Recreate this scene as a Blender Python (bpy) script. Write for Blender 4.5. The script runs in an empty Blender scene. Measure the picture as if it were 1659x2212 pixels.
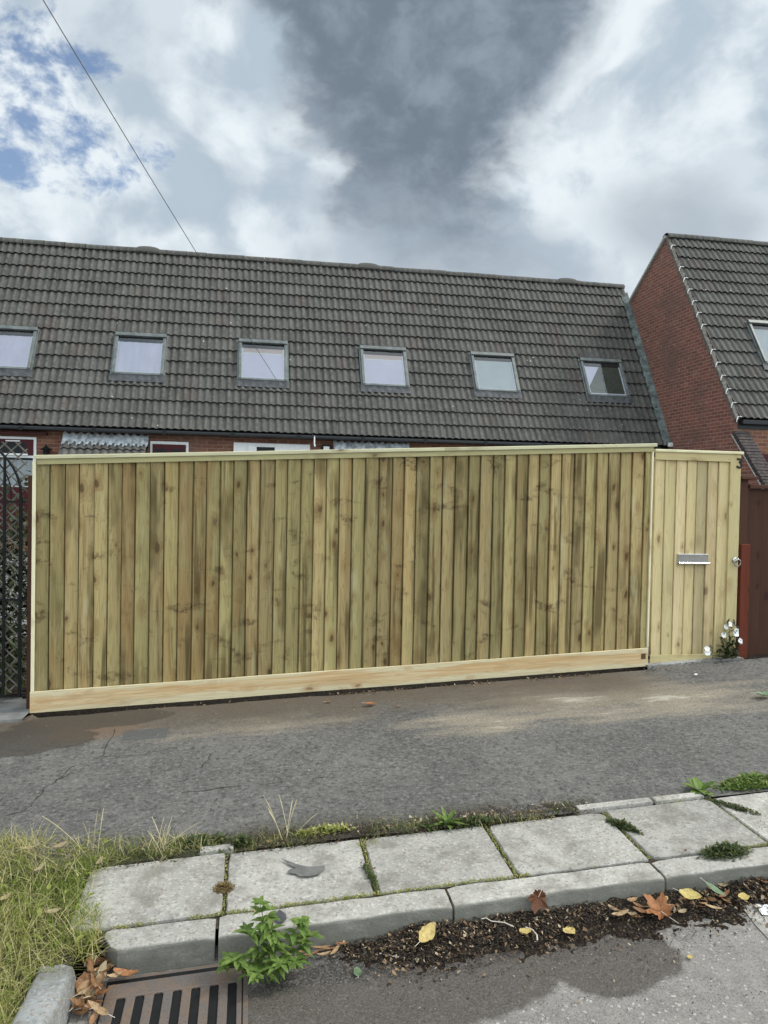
import bpy, math, random
from math import sin, cos, pi, radians, sqrt, hypot, atan2
from mathutils import Vector, Matrix, noise as mnoise
random.seed(7)
SC = bpy.context.scene
COL = SC.collection

# ------------------------------------------------------------------ camera, sky, sun, exposure
CAMZ = 1.7826
GX, GY = 0.04954, 0.04489            # the street climbs to the right and away from the kerb
RT = Vector((0.98395397, -0.17736483, 0.01939825))
UP = Vector((-0.01501508, 0.0260218, 0.9995486))
FW = Vector((0.17778955, 0.98380109, -0.02294111))
CAMP = Vector((0, 0, CAMZ))
FPX = 1602.58                        # focal length in units of a 1659 px wide picture
cam = bpy.data.cameras.new('camera')
cam.sensor_fit = 'HORIZONTAL'; cam.sensor_width = 36; cam.lens = FPX / 1659 * 36
cam.clip_start = 0.05; cam.clip_end = 2000
co = bpy.data.objects.new('camera', cam); COL.objects.link(co)
co.matrix_world = Matrix(((RT.x, UP.x, -FW.x, 0), (RT.y, UP.y, -FW.y, 0), (RT.z, UP.z, -FW.z, CAMZ), (0, 0, 0, 1)))
SC.camera = co
SC.view_settings.view_transform = 'Standard'
SC.view_settings.look = 'None'
SC.view_settings.exposure = 0.0
SC.view_settings.gamma = 1.0
SC.view_settings.use_curve_mapping = False

SUN_DIR = Vector((0.60, -0.07, 0.80)).normalized()
SUN_EL = math.asin(SUN_DIR.z); SUN_ROT = atan2(SUN_DIR.x, SUN_DIR.y)
sl = bpy.data.lights.new('sun', 'SUN'); sl.energy = 2.1; sl.angle = radians(10); sl.color = (1.0, 0.95, 0.86)
so = bpy.data.objects.new('sun', sl); COL.objects.link(so)
so.rotation_euler = SUN_DIR.to_track_quat('Z', 'Y').to_euler()


class NT:
    """small helper to write node trees"""
    def __init__(s, tree): s.t = tree; s.n = tree.nodes; s.l = tree.links
    def add(s, typ, **kw):
        nd = s.n.new(typ)
        for k, v in kw.items(): setattr(nd, k, v)
        return nd
    def put(s, sock, v):
        if v is None: return
        if hasattr(v, 'is_linked') or isinstance(v, bpy.types.NodeSocket): s.l.new(v, sock)
        else:
            if isinstance(v, (tuple, list)) and len(v) == 3 and sock.type == 'RGBA': v = (*v, 1)
            sock.default_value = v
    def math(s, op, a, b=None, c=None, clamp=False):
        nd = s.add('ShaderNodeMath', operation=op, use_clamp=clamp)
        for i, v in enumerate((a, b, c)): s.put(nd.inputs[i], v)
        return nd.outputs[0]
    def vmath(s, op, a, b=None):
        nd = s.add('ShaderNodeVectorMath', operation=op)
        s.put(nd.inputs[0], a)
        if b is not None: s.put(nd.inputs[1], b)
        return nd.outputs[0]
    def mix(s, f, a, b, mode='MIX'):
        nd = s.add('ShaderNodeMix', data_type='RGBA', blend_type=mode)
        s.put(nd.inputs[0], f); s.put(nd.inputs[6], a); s.put(nd.inputs[7], b)
        return nd.outputs[2]
    def ramp(s, f, lo, hi, a=0.0, b=1.0, smooth=True):
        nd = s.add('ShaderNodeMapRange', interpolation_type='SMOOTHSTEP' if smooth else 'LINEAR')
        for i, v in enumerate((f, lo, hi, a, b)): s.put(nd.inputs[i], v)
        return nd.outputs[0]
    def noise(s, v, scale=5, detail=4, rough=0.55, dist=0.0, dim='3D'):
        nd = s.add('ShaderNodeTexNoise', noise_dimensions=dim)
        s.put(nd.inputs['Vector'], v); nd.inputs['Scale'].default_value = scale
        nd.inputs['Detail'].default_value = detail; nd.inputs['Roughness'].default_value = rough
        nd.inputs['Distortion'].default_value = dist
        return nd.outputs[0]
    def voro(s, v, scale=5, feature='F1', rnd=1.0, out='Distance'):
        nd = s.add('ShaderNodeTexVoronoi', feature=feature)
        s.put(nd.inputs['Vector'], v); nd.inputs['Scale'].default_value = scale
        nd.inputs['Randomness'].default_value = rnd
        return nd.outputs[out]
    def comb(s, x, y, z=0.0):
        nd = s.add('ShaderNodeCombineXYZ')
        for i, v in enumerate((x, y, z)): s.put(nd.inputs[i], v)
        return nd.outputs[0]
    def sep(s, v):
        nd = s.add('ShaderNodeSeparateXYZ'); s.put(nd.inputs[0], v); return nd.outputs
    def scale(s, v, sc):
        return s.vmath('MULTIPLY', v, sc)
    def ell(s, x, y, cx, cy, rx, ry):
        """1 at the centre of an ellipse, 0 at its rim, negative outside"""
        a = s.math('DIVIDE', s.math('SUBTRACT', x, cx), rx)
        b = s.math('DIVIDE', s.math('SUBTRACT', y, cy), ry)
        return s.math('SUBTRACT', 1.0, s.math('SQRT', s.math('ADD', s.math('MULTIPLY', a, a), s.math('MULTIPLY', b, b))))


# ---- the sky: NISHITA blue behind layered clouds, all as a function of direction
W = bpy.data.worlds.new('World'); SC.world = W; W.use_nodes = True
g = NT(W.node_tree); g.n.clear()
tc = g.add('ShaderNodeTexCoord'); d = tc.outputs['Generated']
sx, sy, sz = g.sep(d)
yy = g.math('MAXIMUM', sy, 0.08)
A_ = g.math('DIVIDE', sx, yy); B_ = g.math('DIVIDE', sz, yy)
lay = g.vmath('MULTIPLY', d, (1.0, 1.0, 1.3))
wv = g.add('ShaderNodeTexNoise'); g.l.new(lay, wv.inputs['Vector']); wv.inputs['Scale'].default_value = 5.0; wv.inputs['Detail'].default_value = 4
lay = g.vmath('ADD', lay, g.vmath('MULTIPLY', g.vmath('SUBTRACT', wv.outputs['Color'], (0.5, 0.5, 0.5)), (0.10, 0.10, 0.10)))
n1 = g.noise(lay, 4.2, 9, 0.52, 0.0)
n2 = g.noise(g.vmath('ADD', lay, (3.7, 1.9, 0.4)), 10.0, 9, 0.56, 0.0)
n3 = g.noise(g.vmath('ADD', lay, (9.1, 4.2, 2.4)), 22.0, 8, 0.6, 0.0)
v1 = g.add('ShaderNodeTexVoronoi', feature='SMOOTH_F1'); g.l.new(lay, v1.inputs['Vector']); v1.inputs['Scale'].default_value = 13.0; v1.inputs['Smoothness'].default_value = 0.55
bil = g.ramp(v1.outputs['Distance'], 0.75, 0.1)            # rounded billows
puff = g.math('ADD', g.math('ADD', g.math('MULTIPLY', n1, 0.46), g.math('MULTIPLY', n2, 0.30)), g.math('ADD', g.math('MULTIPLY', n3, 0.12), g.math('MULTIPLY', bil, 0.12)))
wob = g.math('SUBTRACT', puff, 0.5)
# the great dark cloud: a wedge narrowing downwards, its rims broken by the noise
aw = g.math('ADD', A_, g.math('MULTIPLY', g.math('SUBTRACT', n1, 0.5), 0.22))
aw = g.math('ADD', aw, g.math('MULTIPLY', g.math('SUBTRACT', n2, 0.5), 0.16))
aw = g.math('ADD', aw, g.math('MULTIPLY', g.math('SUBTRACT', n3, 0.5), 0.07))
bw = g.math('ADD', B_, g.math('MULTIPLY', g.math('SUBTRACT', n2, 0.5), 0.20))
aL = g.math('MULTIPLY_ADD', g.math('SUBTRACT', 0.66, bw), 0.60, -0.05)
aR = g.math('MULTIPLY_ADD', g.math('SUBTRACT', bw, 0.36), 0.44, 0.325)
fl_ = g.ramp(g.math('SUBTRACT', aw, aL), -0.035, 0.055)
fr_ = g.ramp(g.math('SUBTRACT', aR, aw), -0.055, 0.075)
fb_ = g.ramp(bw, 0.26, 0.44)
dark = g.math('MULTIPLY', g.math('MULTIPLY', fl_, fr_), g.math('MULTIPLY', fb_, g.ramp(B_, 1.5, 1.0)))
# grey undersides elsewhere
u1 = g.ramp(g.noise(g.vmath('ADD', lay, (21.0, 3.0, 7.0)), 5.5, 9, 0.58, 0.0), 0.46, 0.60)
lowgrey = g.ramp(g.math('ADD', g.math('MAXIMUM', g.ell(A_, B_, 0.60, 0.40, 0.17, 0.10), g.ell(A_, B_, 0.30, 0.33, 0.30, 0.08)), g.math('MULTIPLY', wob, 2.4)), -0.1, 0.7)
right = g.ramp(A_, 0.36, 0.50)
white = g.mix(g.ramp(g.math('ADD', puff, g.math('MULTIPLY', right, 0.045)), 0.40, 0.54), (0.48, 0.575, 0.665, 1), (0.84, 0.91, 0.955, 1))
white = g.mix(g.math('MULTIPLY', u1, 0.45), white, (0.46, 0.545, 0.63, 1))
white = g.mix(g.math('MULTIPLY', lowgrey, 0.7), white, (0.385, 0.45, 0.52, 1))
darkc = g.mix(g.ramp(g.math('ADD', g.math('MULTIPLY', n2, .6), g.math('MULTIPLY', n3, .4)), 0.40, 0.62), (0.180, 0.225, 0.280, 1), (0.285, 0.345, 0.415, 1))
cl = g.mix(dark, white, darkc)
# unseen sky behind the camera brightened to light the fence, most towards the sun
sd = g.add('ShaderNodeVectorMath', operation='DOT_PRODUCT'); g.l.new(d, sd.inputs[0]); sd.inputs[1].default_value = SUN_DIR
glow = g.ramp(sd.outputs['Value'], -0.1, 1.0, 0.0, 1.0)
back = g.ramp(sy, 0.35, -0.5, 0.0, 1.0)
lift = g.math('ADD', 1.0, g.math('ADD', g.math('MULTIPLY', g.math('MULTIPLY', glow, back), 0.95), g.math('MULTIPLY', back, 0.62)))
# blue gaps on the left
bl = None
for cx, cy, rx, ry in ((-0.285, 0.50, 0.085, 0.075), (-0.245, 0.43, 0.09, 0.05), (-0.185, 0.415, 0.075, 0.04), (-0.30, 0.585, 0.06, 0.045), (-0.29, 0.41, 0.05, 0.04)):
    e = g.ell(A_, B_, cx, cy, rx, ry)
    bl = e if bl is None else g.math('MAXIMUM', bl, e)
bn = g.math('ADD', g.math('MULTIPLY', g.noise(g.vmath('ADD', lay, (5.0, 8.0, 1.0)), 17.0, 9, 0.58, 0.0), 0.65), g.math('MULTIPLY', g.noise(g.vmath('ADD', lay, (2.0, 1.0, 6.0)), 42.0, 7, 0.6, 0.0), 0.35))
bl = g.math('ADD', g.math('MINIMUM', bl, 0.35), g.math('MULTIPLY', g.math('SUBTRACT', bn, 0.5), 5.5))
gap = g.math('MULTIPLY', g.math('MULTIPLY', g.ramp(bl, -0.2, 0.8), g.ramp(sy, 0.2, 0.4)), 0.92)
sky = g.add('ShaderNodeTexSky', sky_type='NISHITA'); sky.sun_disc = False
sky.sun_elevation = SUN_EL; sky.sun_rotation = SUN_ROT; sky.altitude = 50; sky.ozone_density = 2.0
b1 = g.add('ShaderNodeBackground'); g.l.new(sky.outputs[0], b1.inputs[0]); b1.inputs[1].default_value = 0.15
b2 = g.add('ShaderNodeBackground'); g.l.new(cl, b2.inputs[0]); g.l.new(lift, b2.inputs[1])
mx = g.add('ShaderNodeMixShader'); g.l.new(gap, mx.inputs[0]); g.l.new(b2.outputs[0], mx.inputs[1]); g.l.new(b1.outputs[0], mx.inputs[2])
wo = g.add('ShaderNodeOutputWorld'); g.l.new(mx.outputs[0], wo.inputs[0])


# ------------------------------------------------------------------ measuring helpers
def pave(x, y): return GX * x + GY * y
def ray(px, py): return RT * ((px - 829.5) / FPX) + UP * ((1106 - py) / FPX) + FW
def at(px, py, h=0.0):
    """the point of the sloping street (raised by h) seen at a place of the photograph"""
    r = ray(px, py); t = (h - CAMZ) / (r.z - GX * r.x - GY * r.y)
    return CAMP + r * t


# ------------------------------------------------------------------ mesh helpers
class MB:
    def __init__(s): s.v = []; s.f = []; s.uv = []; s.c = []; s.m = []
    def face(s, pts, uv=None, col=(0.5, 0.5, 0.5, 1), m=0):
        i = len(s.v); s.v.extend([tuple(p) for p in pts]); s.f.append(tuple(range(i, i + len(pts))))
        s.uv.append(uv or [(0, 0)] * len(pts)); s.c.append(col); s.m.append(m)
    def hexa(s, c, col=(0.5, 0.5, 0.5, 1), uvf=None, m=0):
        """c: 8 corners, bottom ring then top ring"""
        i = len(s.v); s.v.extend([tuple(p) for p in c])
        for q in ((3, 2, 1, 0), (4, 5, 6, 7), (0, 1, 5, 4), (1, 2, 6, 5), (2, 3, 7, 6), (3, 0, 4, 7)):
            s.f.append(tuple(i + k for k in q))
            s.uv.append([uvf(c[k]) if uvf else (0, 0) for k in q]); s.c.append(col); s.m.append(m)
    def box(s, x0, x1, y0, y1, z0, z1, **k):
        s.hexa([(x0, y0, z0), (x1, y0, z0), (x1, y1, z0), (x0, y1, z0), (x0, y0, z1), (x1, y0, z1), (x1, y1, z1), (x0, y1, z1)], **k)
    def slab(s, x0, x1, y0, y1, b, t, sl=GX, **k):
        """box whose bottom b and top t climb with x"""
        s.hexa([(x0, y0, b + sl * x0), (x1, y0, b + sl * x1), (x1, y1, b + sl * x1), (x0, y1, b + sl * x0),
                (x0, y0, t + sl * x0), (x1, y0, t + sl * x1), (x1, y1, t + sl * x1), (x0, y1, t + sl * x0)], **k)
    def grid(s, P, uvs=None, col=(0.5, 0.5, 0.5, 1), m=0, colf=None):
        """P[i][j] rows of points, shared vertices"""
        i0 = len(s.v); nr, nc = len(P), len(P[0])
        for r in P: s.v.extend([tuple(p) for p in r])
        for a in range(nr - 1):
            for b in range(nc - 1):
                s.f.append((i0 + a * nc + b, i0 + a * nc + b + 1, i0 + (a + 1) * nc + b + 1, i0 + (a + 1) * nc + b))
                if uvs: s.uv.append([uvs[a][b], uvs[a][b + 1], uvs[a + 1][b + 1], uvs[a + 1][b]])
                else: s.uv.append([(0, 0)] * 4)
                s.c.append(colf(a, b) if colf else col); s.m.append(m)
    def tube(s, pts, r, n=6, col=(0.5, 0.5, 0.5, 1), closed=False, m=0):
        pts = [Vector(p) for p in pts]; rings = []
        for k, p in enumerate(pts):
            if closed: t = pts[(k + 1) % len(pts)] - pts[k - 1]
            else: t = pts[min(k + 1, len(pts) - 1)] - pts[max(k - 1, 0)]
            t.normalize(); a = t.cross(Vector((0.13, 0.29, 0.95)))
            if a.length < 1e-3: a = t.cross(Vector((1, 0, 0)))
            a.normalize(); b = t.cross(a)
            rr = r[k] if isinstance(r, (list, tuple)) else r
            rings.append([p + a * (rr * cos(2 * pi * j / n)) + b * (rr * sin(2 * pi * j / n)) for j in range(n + 1)])
        if closed: rings.append(rings[0])
        s.grid(rings, col=col, m=m)
    def build(s, name, mats, parent=None, bevel=0, smooth=False, seg=2, loc=None):
        me = bpy.data.meshes.new(name)
        if loc is not None:
            L = Vector(loc); s.v = [tuple(Vector(p) - L) for p in s.v]
        me.from_pydata(s.v, [], s.f)
        ul = me.uv_layers.new(name='uv'); flat = [c for f in s.uv for p in f for c in p]; ul.data.foreach_set('uv', flat)
        ca = me.attributes.new('rnd', 'FLOAT_COLOR', 'FACE'); ca.data.foreach_set('color', [c for f in s.c for c in (tuple(f) + (1,))[:4]])
        for mt in (mats if isinstance(mats, (list, tuple)) else [mats]): me.materials.append(mt)
        me.polygons.foreach_set('material_index', s.m)
        if smooth: me.polygons.foreach_set('use_smooth', [True] * len(s.f))
        me.update()
        o = bpy.data.objects.new(name, me); COL.objects.link(o)
        if loc is not None: o.location = loc
        if parent: o.parent = parent; o.matrix_parent_inverse = Matrix.Translation(-parent.location) if parent.type == 'EMPTY' and parent.parent is None else Matrix.Identity(4)
        if bevel:
            md = o.modifiers.new('bevel', 'BEVEL'); md.width = bevel; md.segments = seg; md.limit_method = 'ANGLE'
        return o


def tag(o, label=None, cat=None, group=None, kind=None):
    if label: o['label'] = label
    if cat: o['category'] = cat
    if group: o['group'] = group
    if kind: o['kind'] = kind
    return o
def thing(name, label, cat, loc=(0, 0, 0), group=None):
    o = bpy.data.objects.new(name, None); COL.objects.link(o); o.location = loc
    o.empty_display_size = 0.2
    return tag(o, label, cat, group)


# ------------------------------------------------------------------ materials
MATS = {}
def material(name, fn):
    m = bpy.data.materials.new(name); m.use_nodes = True
    n = NT(m.node_tree); n.n.clear()
    out = n.add('ShaderNodeOutputMaterial'); p = n.add('ShaderNodeBsdfPrincipled')
    n.l.new(p.outputs[0], out.inputs[0]); p.inputs['Roughness'].default_value = 0.8
    fn(n, p, out); MATS[name] = m
    return m
def bump(n, p, h, strength=0.4, dist=0.01):
    b = n.add('ShaderNodeBump'); b.inputs['Strength'].default_value = strength; b.inputs['Distance'].default_value = dist
    n.put(b.inputs['Height'], h); n.l.new(b.outputs[0], p.inputs['Normal'])
def obj_co(n): return n.add('ShaderNodeTexCoord').outputs['Object']
def geo_co(n): return n.add('ShaderNodeNewGeometry').outputs['Position']
def uv_co(n): return n.add('ShaderNodeTexCoord').outputs['UV']
def rnd(n):
    a = n.add('ShaderNodeAttribute', attribute_name='rnd'); s = n.add('ShaderNodeSeparateColor'); n.l.new(a.outputs['Color'], s.inputs[0])
    return a.outputs['Color'], s.outputs[0], s.outputs[1], s.outputs[2]

def mat_wood(name, c_green, c_tan, c_warm, knot=(0.12, 0.075, 0.035), warm_amt=0.35, contrast=1.0, heart=None, damp=0.0):
    def fn(n, p, out):
        uv = uv_co(n); _, r, gg, b = rnd(n)
        off = n.comb(n.math('MULTIPLY', r, 37.0), n.math('MULTIPLY', gg, 53.0), n.math('MULTIPLY', b, 19.0))
        u, v, _z = n.sep(uv)
        # knots: sparse spots, each stretched a little along the board
        kw = n.math('MULTIPLY', n.math('SUBTRACT', n.noise(n.vmath('ADD', n.comb(n.math('MULTIPLY', u, 30.0), n.math('MULTIPLY', v, 12.0)), off), 1.0, 2), 0.5), 0.25)
        kc = n.vmath('ADD', n.comb(n.math('ADD', n.math('MULTIPLY', u, 9.5), kw), n.math('ADD', n.math('MULTIPLY', v, 4.6), kw)), off)
        kd = n.voro(kc, 1.0); kcol = n.voro(kc, 1.0, out='Color'); ks = n.add('ShaderNodeSeparateColor'); n.l.new(kcol, ks.inputs[0])
        has = n.ramp(ks.outputs[0], 0.36, 0.40)
        ksz = n.math('ADD', 0.06, n.math('MULTIPLY', ks.outputs[1], 0.14))
        kn = n.math('MULTIPLY', n.ramp(n.math('DIVIDE', kd, ksz), 1.15, 0.65), has)
        halo = n.math('MULTIPLY', n.ramp(n.math('DIVIDE', kd, ksz), 3.2, 0.8), has)
        # flowing grain bent round the knots
        gc = n.vmath('ADD', n.comb(n.math('MULTIPLY', u, 13.0), n.math('MULTIPLY', v, 0.75)), off)
        field = n.math('ADD', n.noise(gc, 1.0, 2, 0.5), n.math('MULTIPLY', halo, 0.16))
        rings = n.math('ABSOLUTE', n.math('SINE', n.math('MULTIPLY', field, 46.0)))
        fine = n.noise(n.vmath('ADD', n.comb(n.math('MULTIPLY', u, 190.0), n.math('MULTIPLY', v, 5.0)), off), 1.0, 3, 0.6)
        blotch = n.noise(n.vmath('ADD', n.comb(n.math('MULTIPLY', u, 9.0), n.math('MULTIPLY', v, 1.7)), off), 1.0, 4, 0.55)
        streak = n.noise(n.vmath('ADD', n.comb(n.math('MULTIPLY', u, 26.0), n.math('MULTIPLY', v, 0.9)), off), 1.0, 3, 0.55)
        base = n.mix(n.ramp(n.math('ADD', n.math('MULTIPLY', gg, 0.7), n.math('MULTIPLY', blotch, 0.6)), 0.45, 0.9), c_green, c_tan)
        base = n.mix(n.math('MULTIPLY', n.ramp(n.math('ADD', blotch, n.math('MULTIPLY', n.math('SUBTRACT', b, 0.5), 0.5)), 0.55, 0.85), warm_amt * 1.6), base, c_warm)
        if heart:                                                  # warm heartwood between pale sapwood edges
            hh = n.math('SUBTRACT', u, heart)
            lowf = n.noise(n.comb(n.math('MULTIPLY', u, 5.0), n.math('MULTIPLY', v, 1.1)), 1.0, 3, 0.5)
            e1 = n.math('ADD', hh, n.math('MULTIPLY', n.math('SUBTRACT', lowf, 0.5), 0.16))
            band = n.math('MULTIPLY', n.ramp(e1, 0.018, 0.040), n.ramp(e1, 0.140, 0.112))
            wv = n.noise(n.comb(n.math('MULTIPLY', u, 38.0), n.math('MULTIPLY', v, 1.3)), 1.0, 3, 0.6, 0.6)
            base = n.mix(band, (0.60, 0.52, 0.33), n.mix(n.ramp(wv, 0.35, 0.65), (0.52, 0.34, 0.165), (0.60, 0.47, 0.27)))
        base = n.mix(n.math('MULTIPLY', n.ramp(streak, 0.52, 0.75), 0.38 * contrast), base, n.mix(0.5, c_warm, (0.10, 0.075, 0.03)))
        base = n.mix(n.math('MULTIPLY', n.ramp(rings, 0.55, 0.05), 0.24 * contrast), base, n.mix(0.55, c_warm, (0.08, 0.06, 0.03)))
        base = n.mix(n.math('MULTIPLY', n.ramp(fine, 0.45, 0.75), 0.22 * contrast), base, (0.11, 0.085, 0.04))
        base = n.mix(n.math('MULTIPLY', halo, 0.55), base, n.mix(0.45, c_warm, knot))
        base = n.mix(n.math('MULTIPLY', kn, 0.75), base, knot)
        if damp:                                                   # treatment stain: dark runs along some edges of boards
            dm_ = n.noise(n.vmath('ADD', n.comb(n.math('MULTIPLY', u, 17.0), n.math('MULTIPLY', v, 0.55)), off), 1.0, 4, 0.6)
            sel = n.ramp(n.noise(n.vmath('ADD', n.comb(n.math('MULTIPLY', u, 3.0), n.math('MULTIPLY', v, 1.3)), off), 1.0, 3, 0.6), 0.40, 0.62)
            base = n.mix(n.math('MULTIPLY', n.math('MULTIPLY', n.ramp(dm_, 0.47, 0.60), sel), damp), base, (0.098, 0.070, 0.026))
            wx, wy_, wz = n.sep(geo_co(n))
            sm_ = n.noise(n.comb(n.math('MULTIPLY', wx, 3.6), n.math('MULTIPLY', wz, 8.0), 3.0), 1.0, 4, 0.6, 0.3)
            sg = n.noise(n.comb(n.math('MULTIPLY', wx, 1.9), n.math('MULTIPLY', wz, 1.3), 9.0), 1.0, 2, 0.5)
            sp_ = n.noise(n.vmath('ADD', n.comb(n.math('MULTIPLY', u, 34.0), n.math('MULTIPLY', v, 26.0)), off), 1.0, 3, 0.6)
            base = n.mix(n.math('MULTIPLY', n.math('MULTIPLY', n.ramp(sm_, 0.55, 0.68), n.ramp(sg, 0.38, 0.52)), n.ramp(sp_, 0.36, 0.58, 0.10, 0.80)), base, (0.085, 0.052, 0.022))
            pale = n.noise(n.vmath('ADD', n.comb(n.math('MULTIPLY', u, 12.0), n.math('MULTIPLY', v, 2.4)), n.scale(off, (2, 2, 2))), 1.0, 4, 0.6)
            base = n.mix(n.math('MULTIPLY', n.ramp(pale, 0.56, 0.74), 0.5), base, (0.47, 0.425, 0.25))
        val = n.math('ADD', 0.74, n.math('MULTIPLY', r, 0.44))
        hsv = n.add('ShaderNodeHueSaturation'); n.put(hsv.inputs['Value'], val); n.put(hsv.inputs['Color'], base)
        n.l.new(hsv.outputs[0], p.inputs['Base Color']); p.inputs['Roughness'].default_value = 0.72; p.inputs['Specular IOR Level'].default_value = 0.22
        bump(n, p, n.math('ADD', n.math('MULTIPLY', rings, 0.5), fine), 0.25, 0.002)
    return material(name, fn)

M_BOARD = mat_wood('treated_boards', (0.355, 0.296, 0.128), (0.43, 0.332, 0.152), (0.31, 0.172, 0.060), knot=(0.062, 0.034, 0.014), contrast=1.6, damp=0.85)
M_GATE = mat_wood('treated_gate_boards', (0.55, 0.46, 0.235), (0.62, 0.50, 0.28), (0.50, 0.35, 0.165), knot=(0.16, 0.11, 0.055), warm_amt=0.25, contrast=0.95)
M_GRAVEL = mat_wood('gravel_board_wood', (0.70, 0.56, 0.33), (0.70, 0.52, 0.30), (0.56, 0.34, 0.16), knot=(0.20, 0.12, 0.06), warm_amt=0.55, heart=5.867)
M_CAP = mat_wood('capping_wood', (0.72, 0.68, 0.44), (0.74, 0.67, 0.43), (0.50, 0.42, 0.25), warm_amt=0.15, contrast=0.6)
M_TRIM = mat_wood('trim_wood', (0.43, 0.39, 0.20), (0.47, 0.40, 0.215), (0.36, 0.28, 0.14), warm_amt=0.2, contrast=0.8)
M_EDGE = mat_wood('sawn_edge_wood', (0.86, 0.80, 0.55), (0.86, 0.78, 0.53), (0.75, 0.62, 0.38), warm_amt=0.1, contrast=0.4)
M_REDWOOD = mat_wood('brown_stained_wood', (0.062, 0.025, 0.016), (0.072, 0.031, 0.019), (0.085, 0.029, 0.015), knot=(0.03, 0.012, 0.01), warm_amt=0.2, contrast=0.5)
M_REDPOST = mat_wood('red_stained_wood', (0.098, 0.019, 0.009), (0.11, 0.023, 0.011), (0.14, 0.032, 0.013), knot=(0.04, 0.012, 0.008), warm_amt=0.3, contrast=0.5)
M_DARKWOOD = mat_wood('dark_stump_wood', (0.06, 0.045, 0.03), (0.07, 0.05, 0.03), (0.06, 0.035, 0.02))

def plain(name, col, rough=0.6, metal=0.0, var=0.15, scale=20.0, bmp=0.0):
    def fn(n, p, out):
        c = obj_co(n); v = n.noise(c, scale, 4, 0.6)
        dk_ = tuple(x * (1 - var) for x in col); lt = tuple(min(1, x * (1 + var)) for x in col)
        n.l.new(n.mix(n.ramp(v, 0.3, 0.7), dk_, lt), p.inputs['Base Color'])
        p.inputs['Roughness'].default_value = rough; p.inputs['Metallic'].default_value = metal
        if not metal: p.inputs['Specular IOR Level'].default_value = 0.28
        if bmp: bump(n, p, v, bmp, 0.01)
    return material(name, fn)

M_IRON = plain('black_painted_iron', (0.006, 0.006, 0.006), 0.65)
M_CHROME = plain('polished_chrome', (0.62, 0.62, 0.63), 0.12, 1.0, 0.05)
M_BLACK = plain('black_paint', (0.01, 0.01, 0.01), 0.4)
M_GUTTER = plain('dark_plastic_gutter', (0.022, 0.024, 0.026), 0.35)
M_FRAME = plain('grey_aluminium', (0.125, 0.138, 0.132), 0.5, 0.15, 0.25, 6)
M_LEADF = plain('lead_flashing', (0.062, 0.065, 0.068), 0.6, 0.1, 0.4, 9)
M_LEADL = plain('bright_lead_flashing', (0.50, 0.54, 0.56), 0.45, 0.2, 0.45, 9)
M_UPVC = plain('white_plastic', (0.80, 0.81, 0.80), 0.35, 0, 0.05)
M_MAROON = plain('maroon_paint', (0.055, 0.003, 0.006), 0.4, 0, 0.2)
M_CURTAIN = plain('pale_curtain_cloth', (0.27, 0.30, 0.31), 0.8, 0, 0.12, 4)
M_BLIND = plain('lavender_white_blind', (0.70, 0.68, 0.76), 0.8, 0, 0.04, 3)
M_BLINDG = plain('greenish_white_blind', (0.55, 0.60, 0.58), 0.8, 0, 0.04, 3)
M_OLIVE = plain('dark_olive_interior', (0.085, 0.095, 0.07), 0.8, 0, 0.2, 12)
M_SASH = plain('white_sash_paint', (0.72, 0.74, 0.78), 0.4, 0, 0.05)
M_PEACH = plain('peach_blind_cassette', (0.62, 0.50, 0.45), 0.6, 0, 0.05)
M_DARKIN = plain('dark_interior', (0.012, 0.014, 0.015), 0.6)
M_DECK = plain('roof_deck', (0.010, 0.010, 0.010), 0.9)
M_MORTAR = plain('pale_mortar', (0.42, 0.40, 0.36), 0.9, 0, 0.3, 25, 0.4)
M_CLIP = plain('white_verge_clip', (0.75, 0.76, 0.74), 0.5, 0, 0.1)
M_CABLE = plain('grey_cable', (0.13, 0.125, 0.115), 0.6)
M_TRELLIS = plain('bleached_trellis', (0.15, 0.138, 0.112), 0.85, 0, 0.4, 14)
M_STUMPW = plain('white_petal', (0.86, 0.86, 0.84), 0.6, 0, 0.05)
M_STRAW = plain('dry_straw', (0.50, 0.44, 0.27), 0.8, 0, 0.2)
M_STICK = plain('pale_twig', (0.55, 0.50, 0.42), 0.8, 0, 0.2)
M_SOIL = plain('dark_soil', (0.045, 0.034, 0.024), 0.95, 0, 0.6, 40, 1.0)
M_TERRAIN = plain('distant_ground', (0.09, 0.10, 0.06), 0.95, 0, 0.3, 0.4)
M_PATH = plain('grey_concrete_path', (0.19, 0.19, 0.182), 0.9, 0, 0.25, 7, 0.3)
M_STEM = plain('green_stem', (0.10, 0.15, 0.04), 0.7)
M_YELLOW = plain('yellow_flower_centre', (0.6, 0.42, 0.05), 0.7)

def f_glass(n, p, out):
    fr = n.add('ShaderNodeFresnel'); fr.inputs[0].default_value = 1.52
    t = n.add('ShaderNodeBsdfTransparent'); gl = n.add('ShaderNodeBsdfGlossy'); gl.inputs['Roughness'].default_value = 0.02
    t.inputs[0].default_value = (0.86, 0.88, 0.90, 1)
    m = n.add('ShaderNodeMixShader'); n.put(m.inputs[0], n.math('ADD', n.math('MULTIPLY', fr.outputs[0], 1.4, clamp=True), 0.015))
    n.l.new(t.outputs[0], m.inputs[1]); n.l.new(gl.outputs[0], m.inputs[2]); n.l.new(m.outputs[0], out.inputs[0])
M_GLASS = material('window_glass', f_glass)

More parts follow.
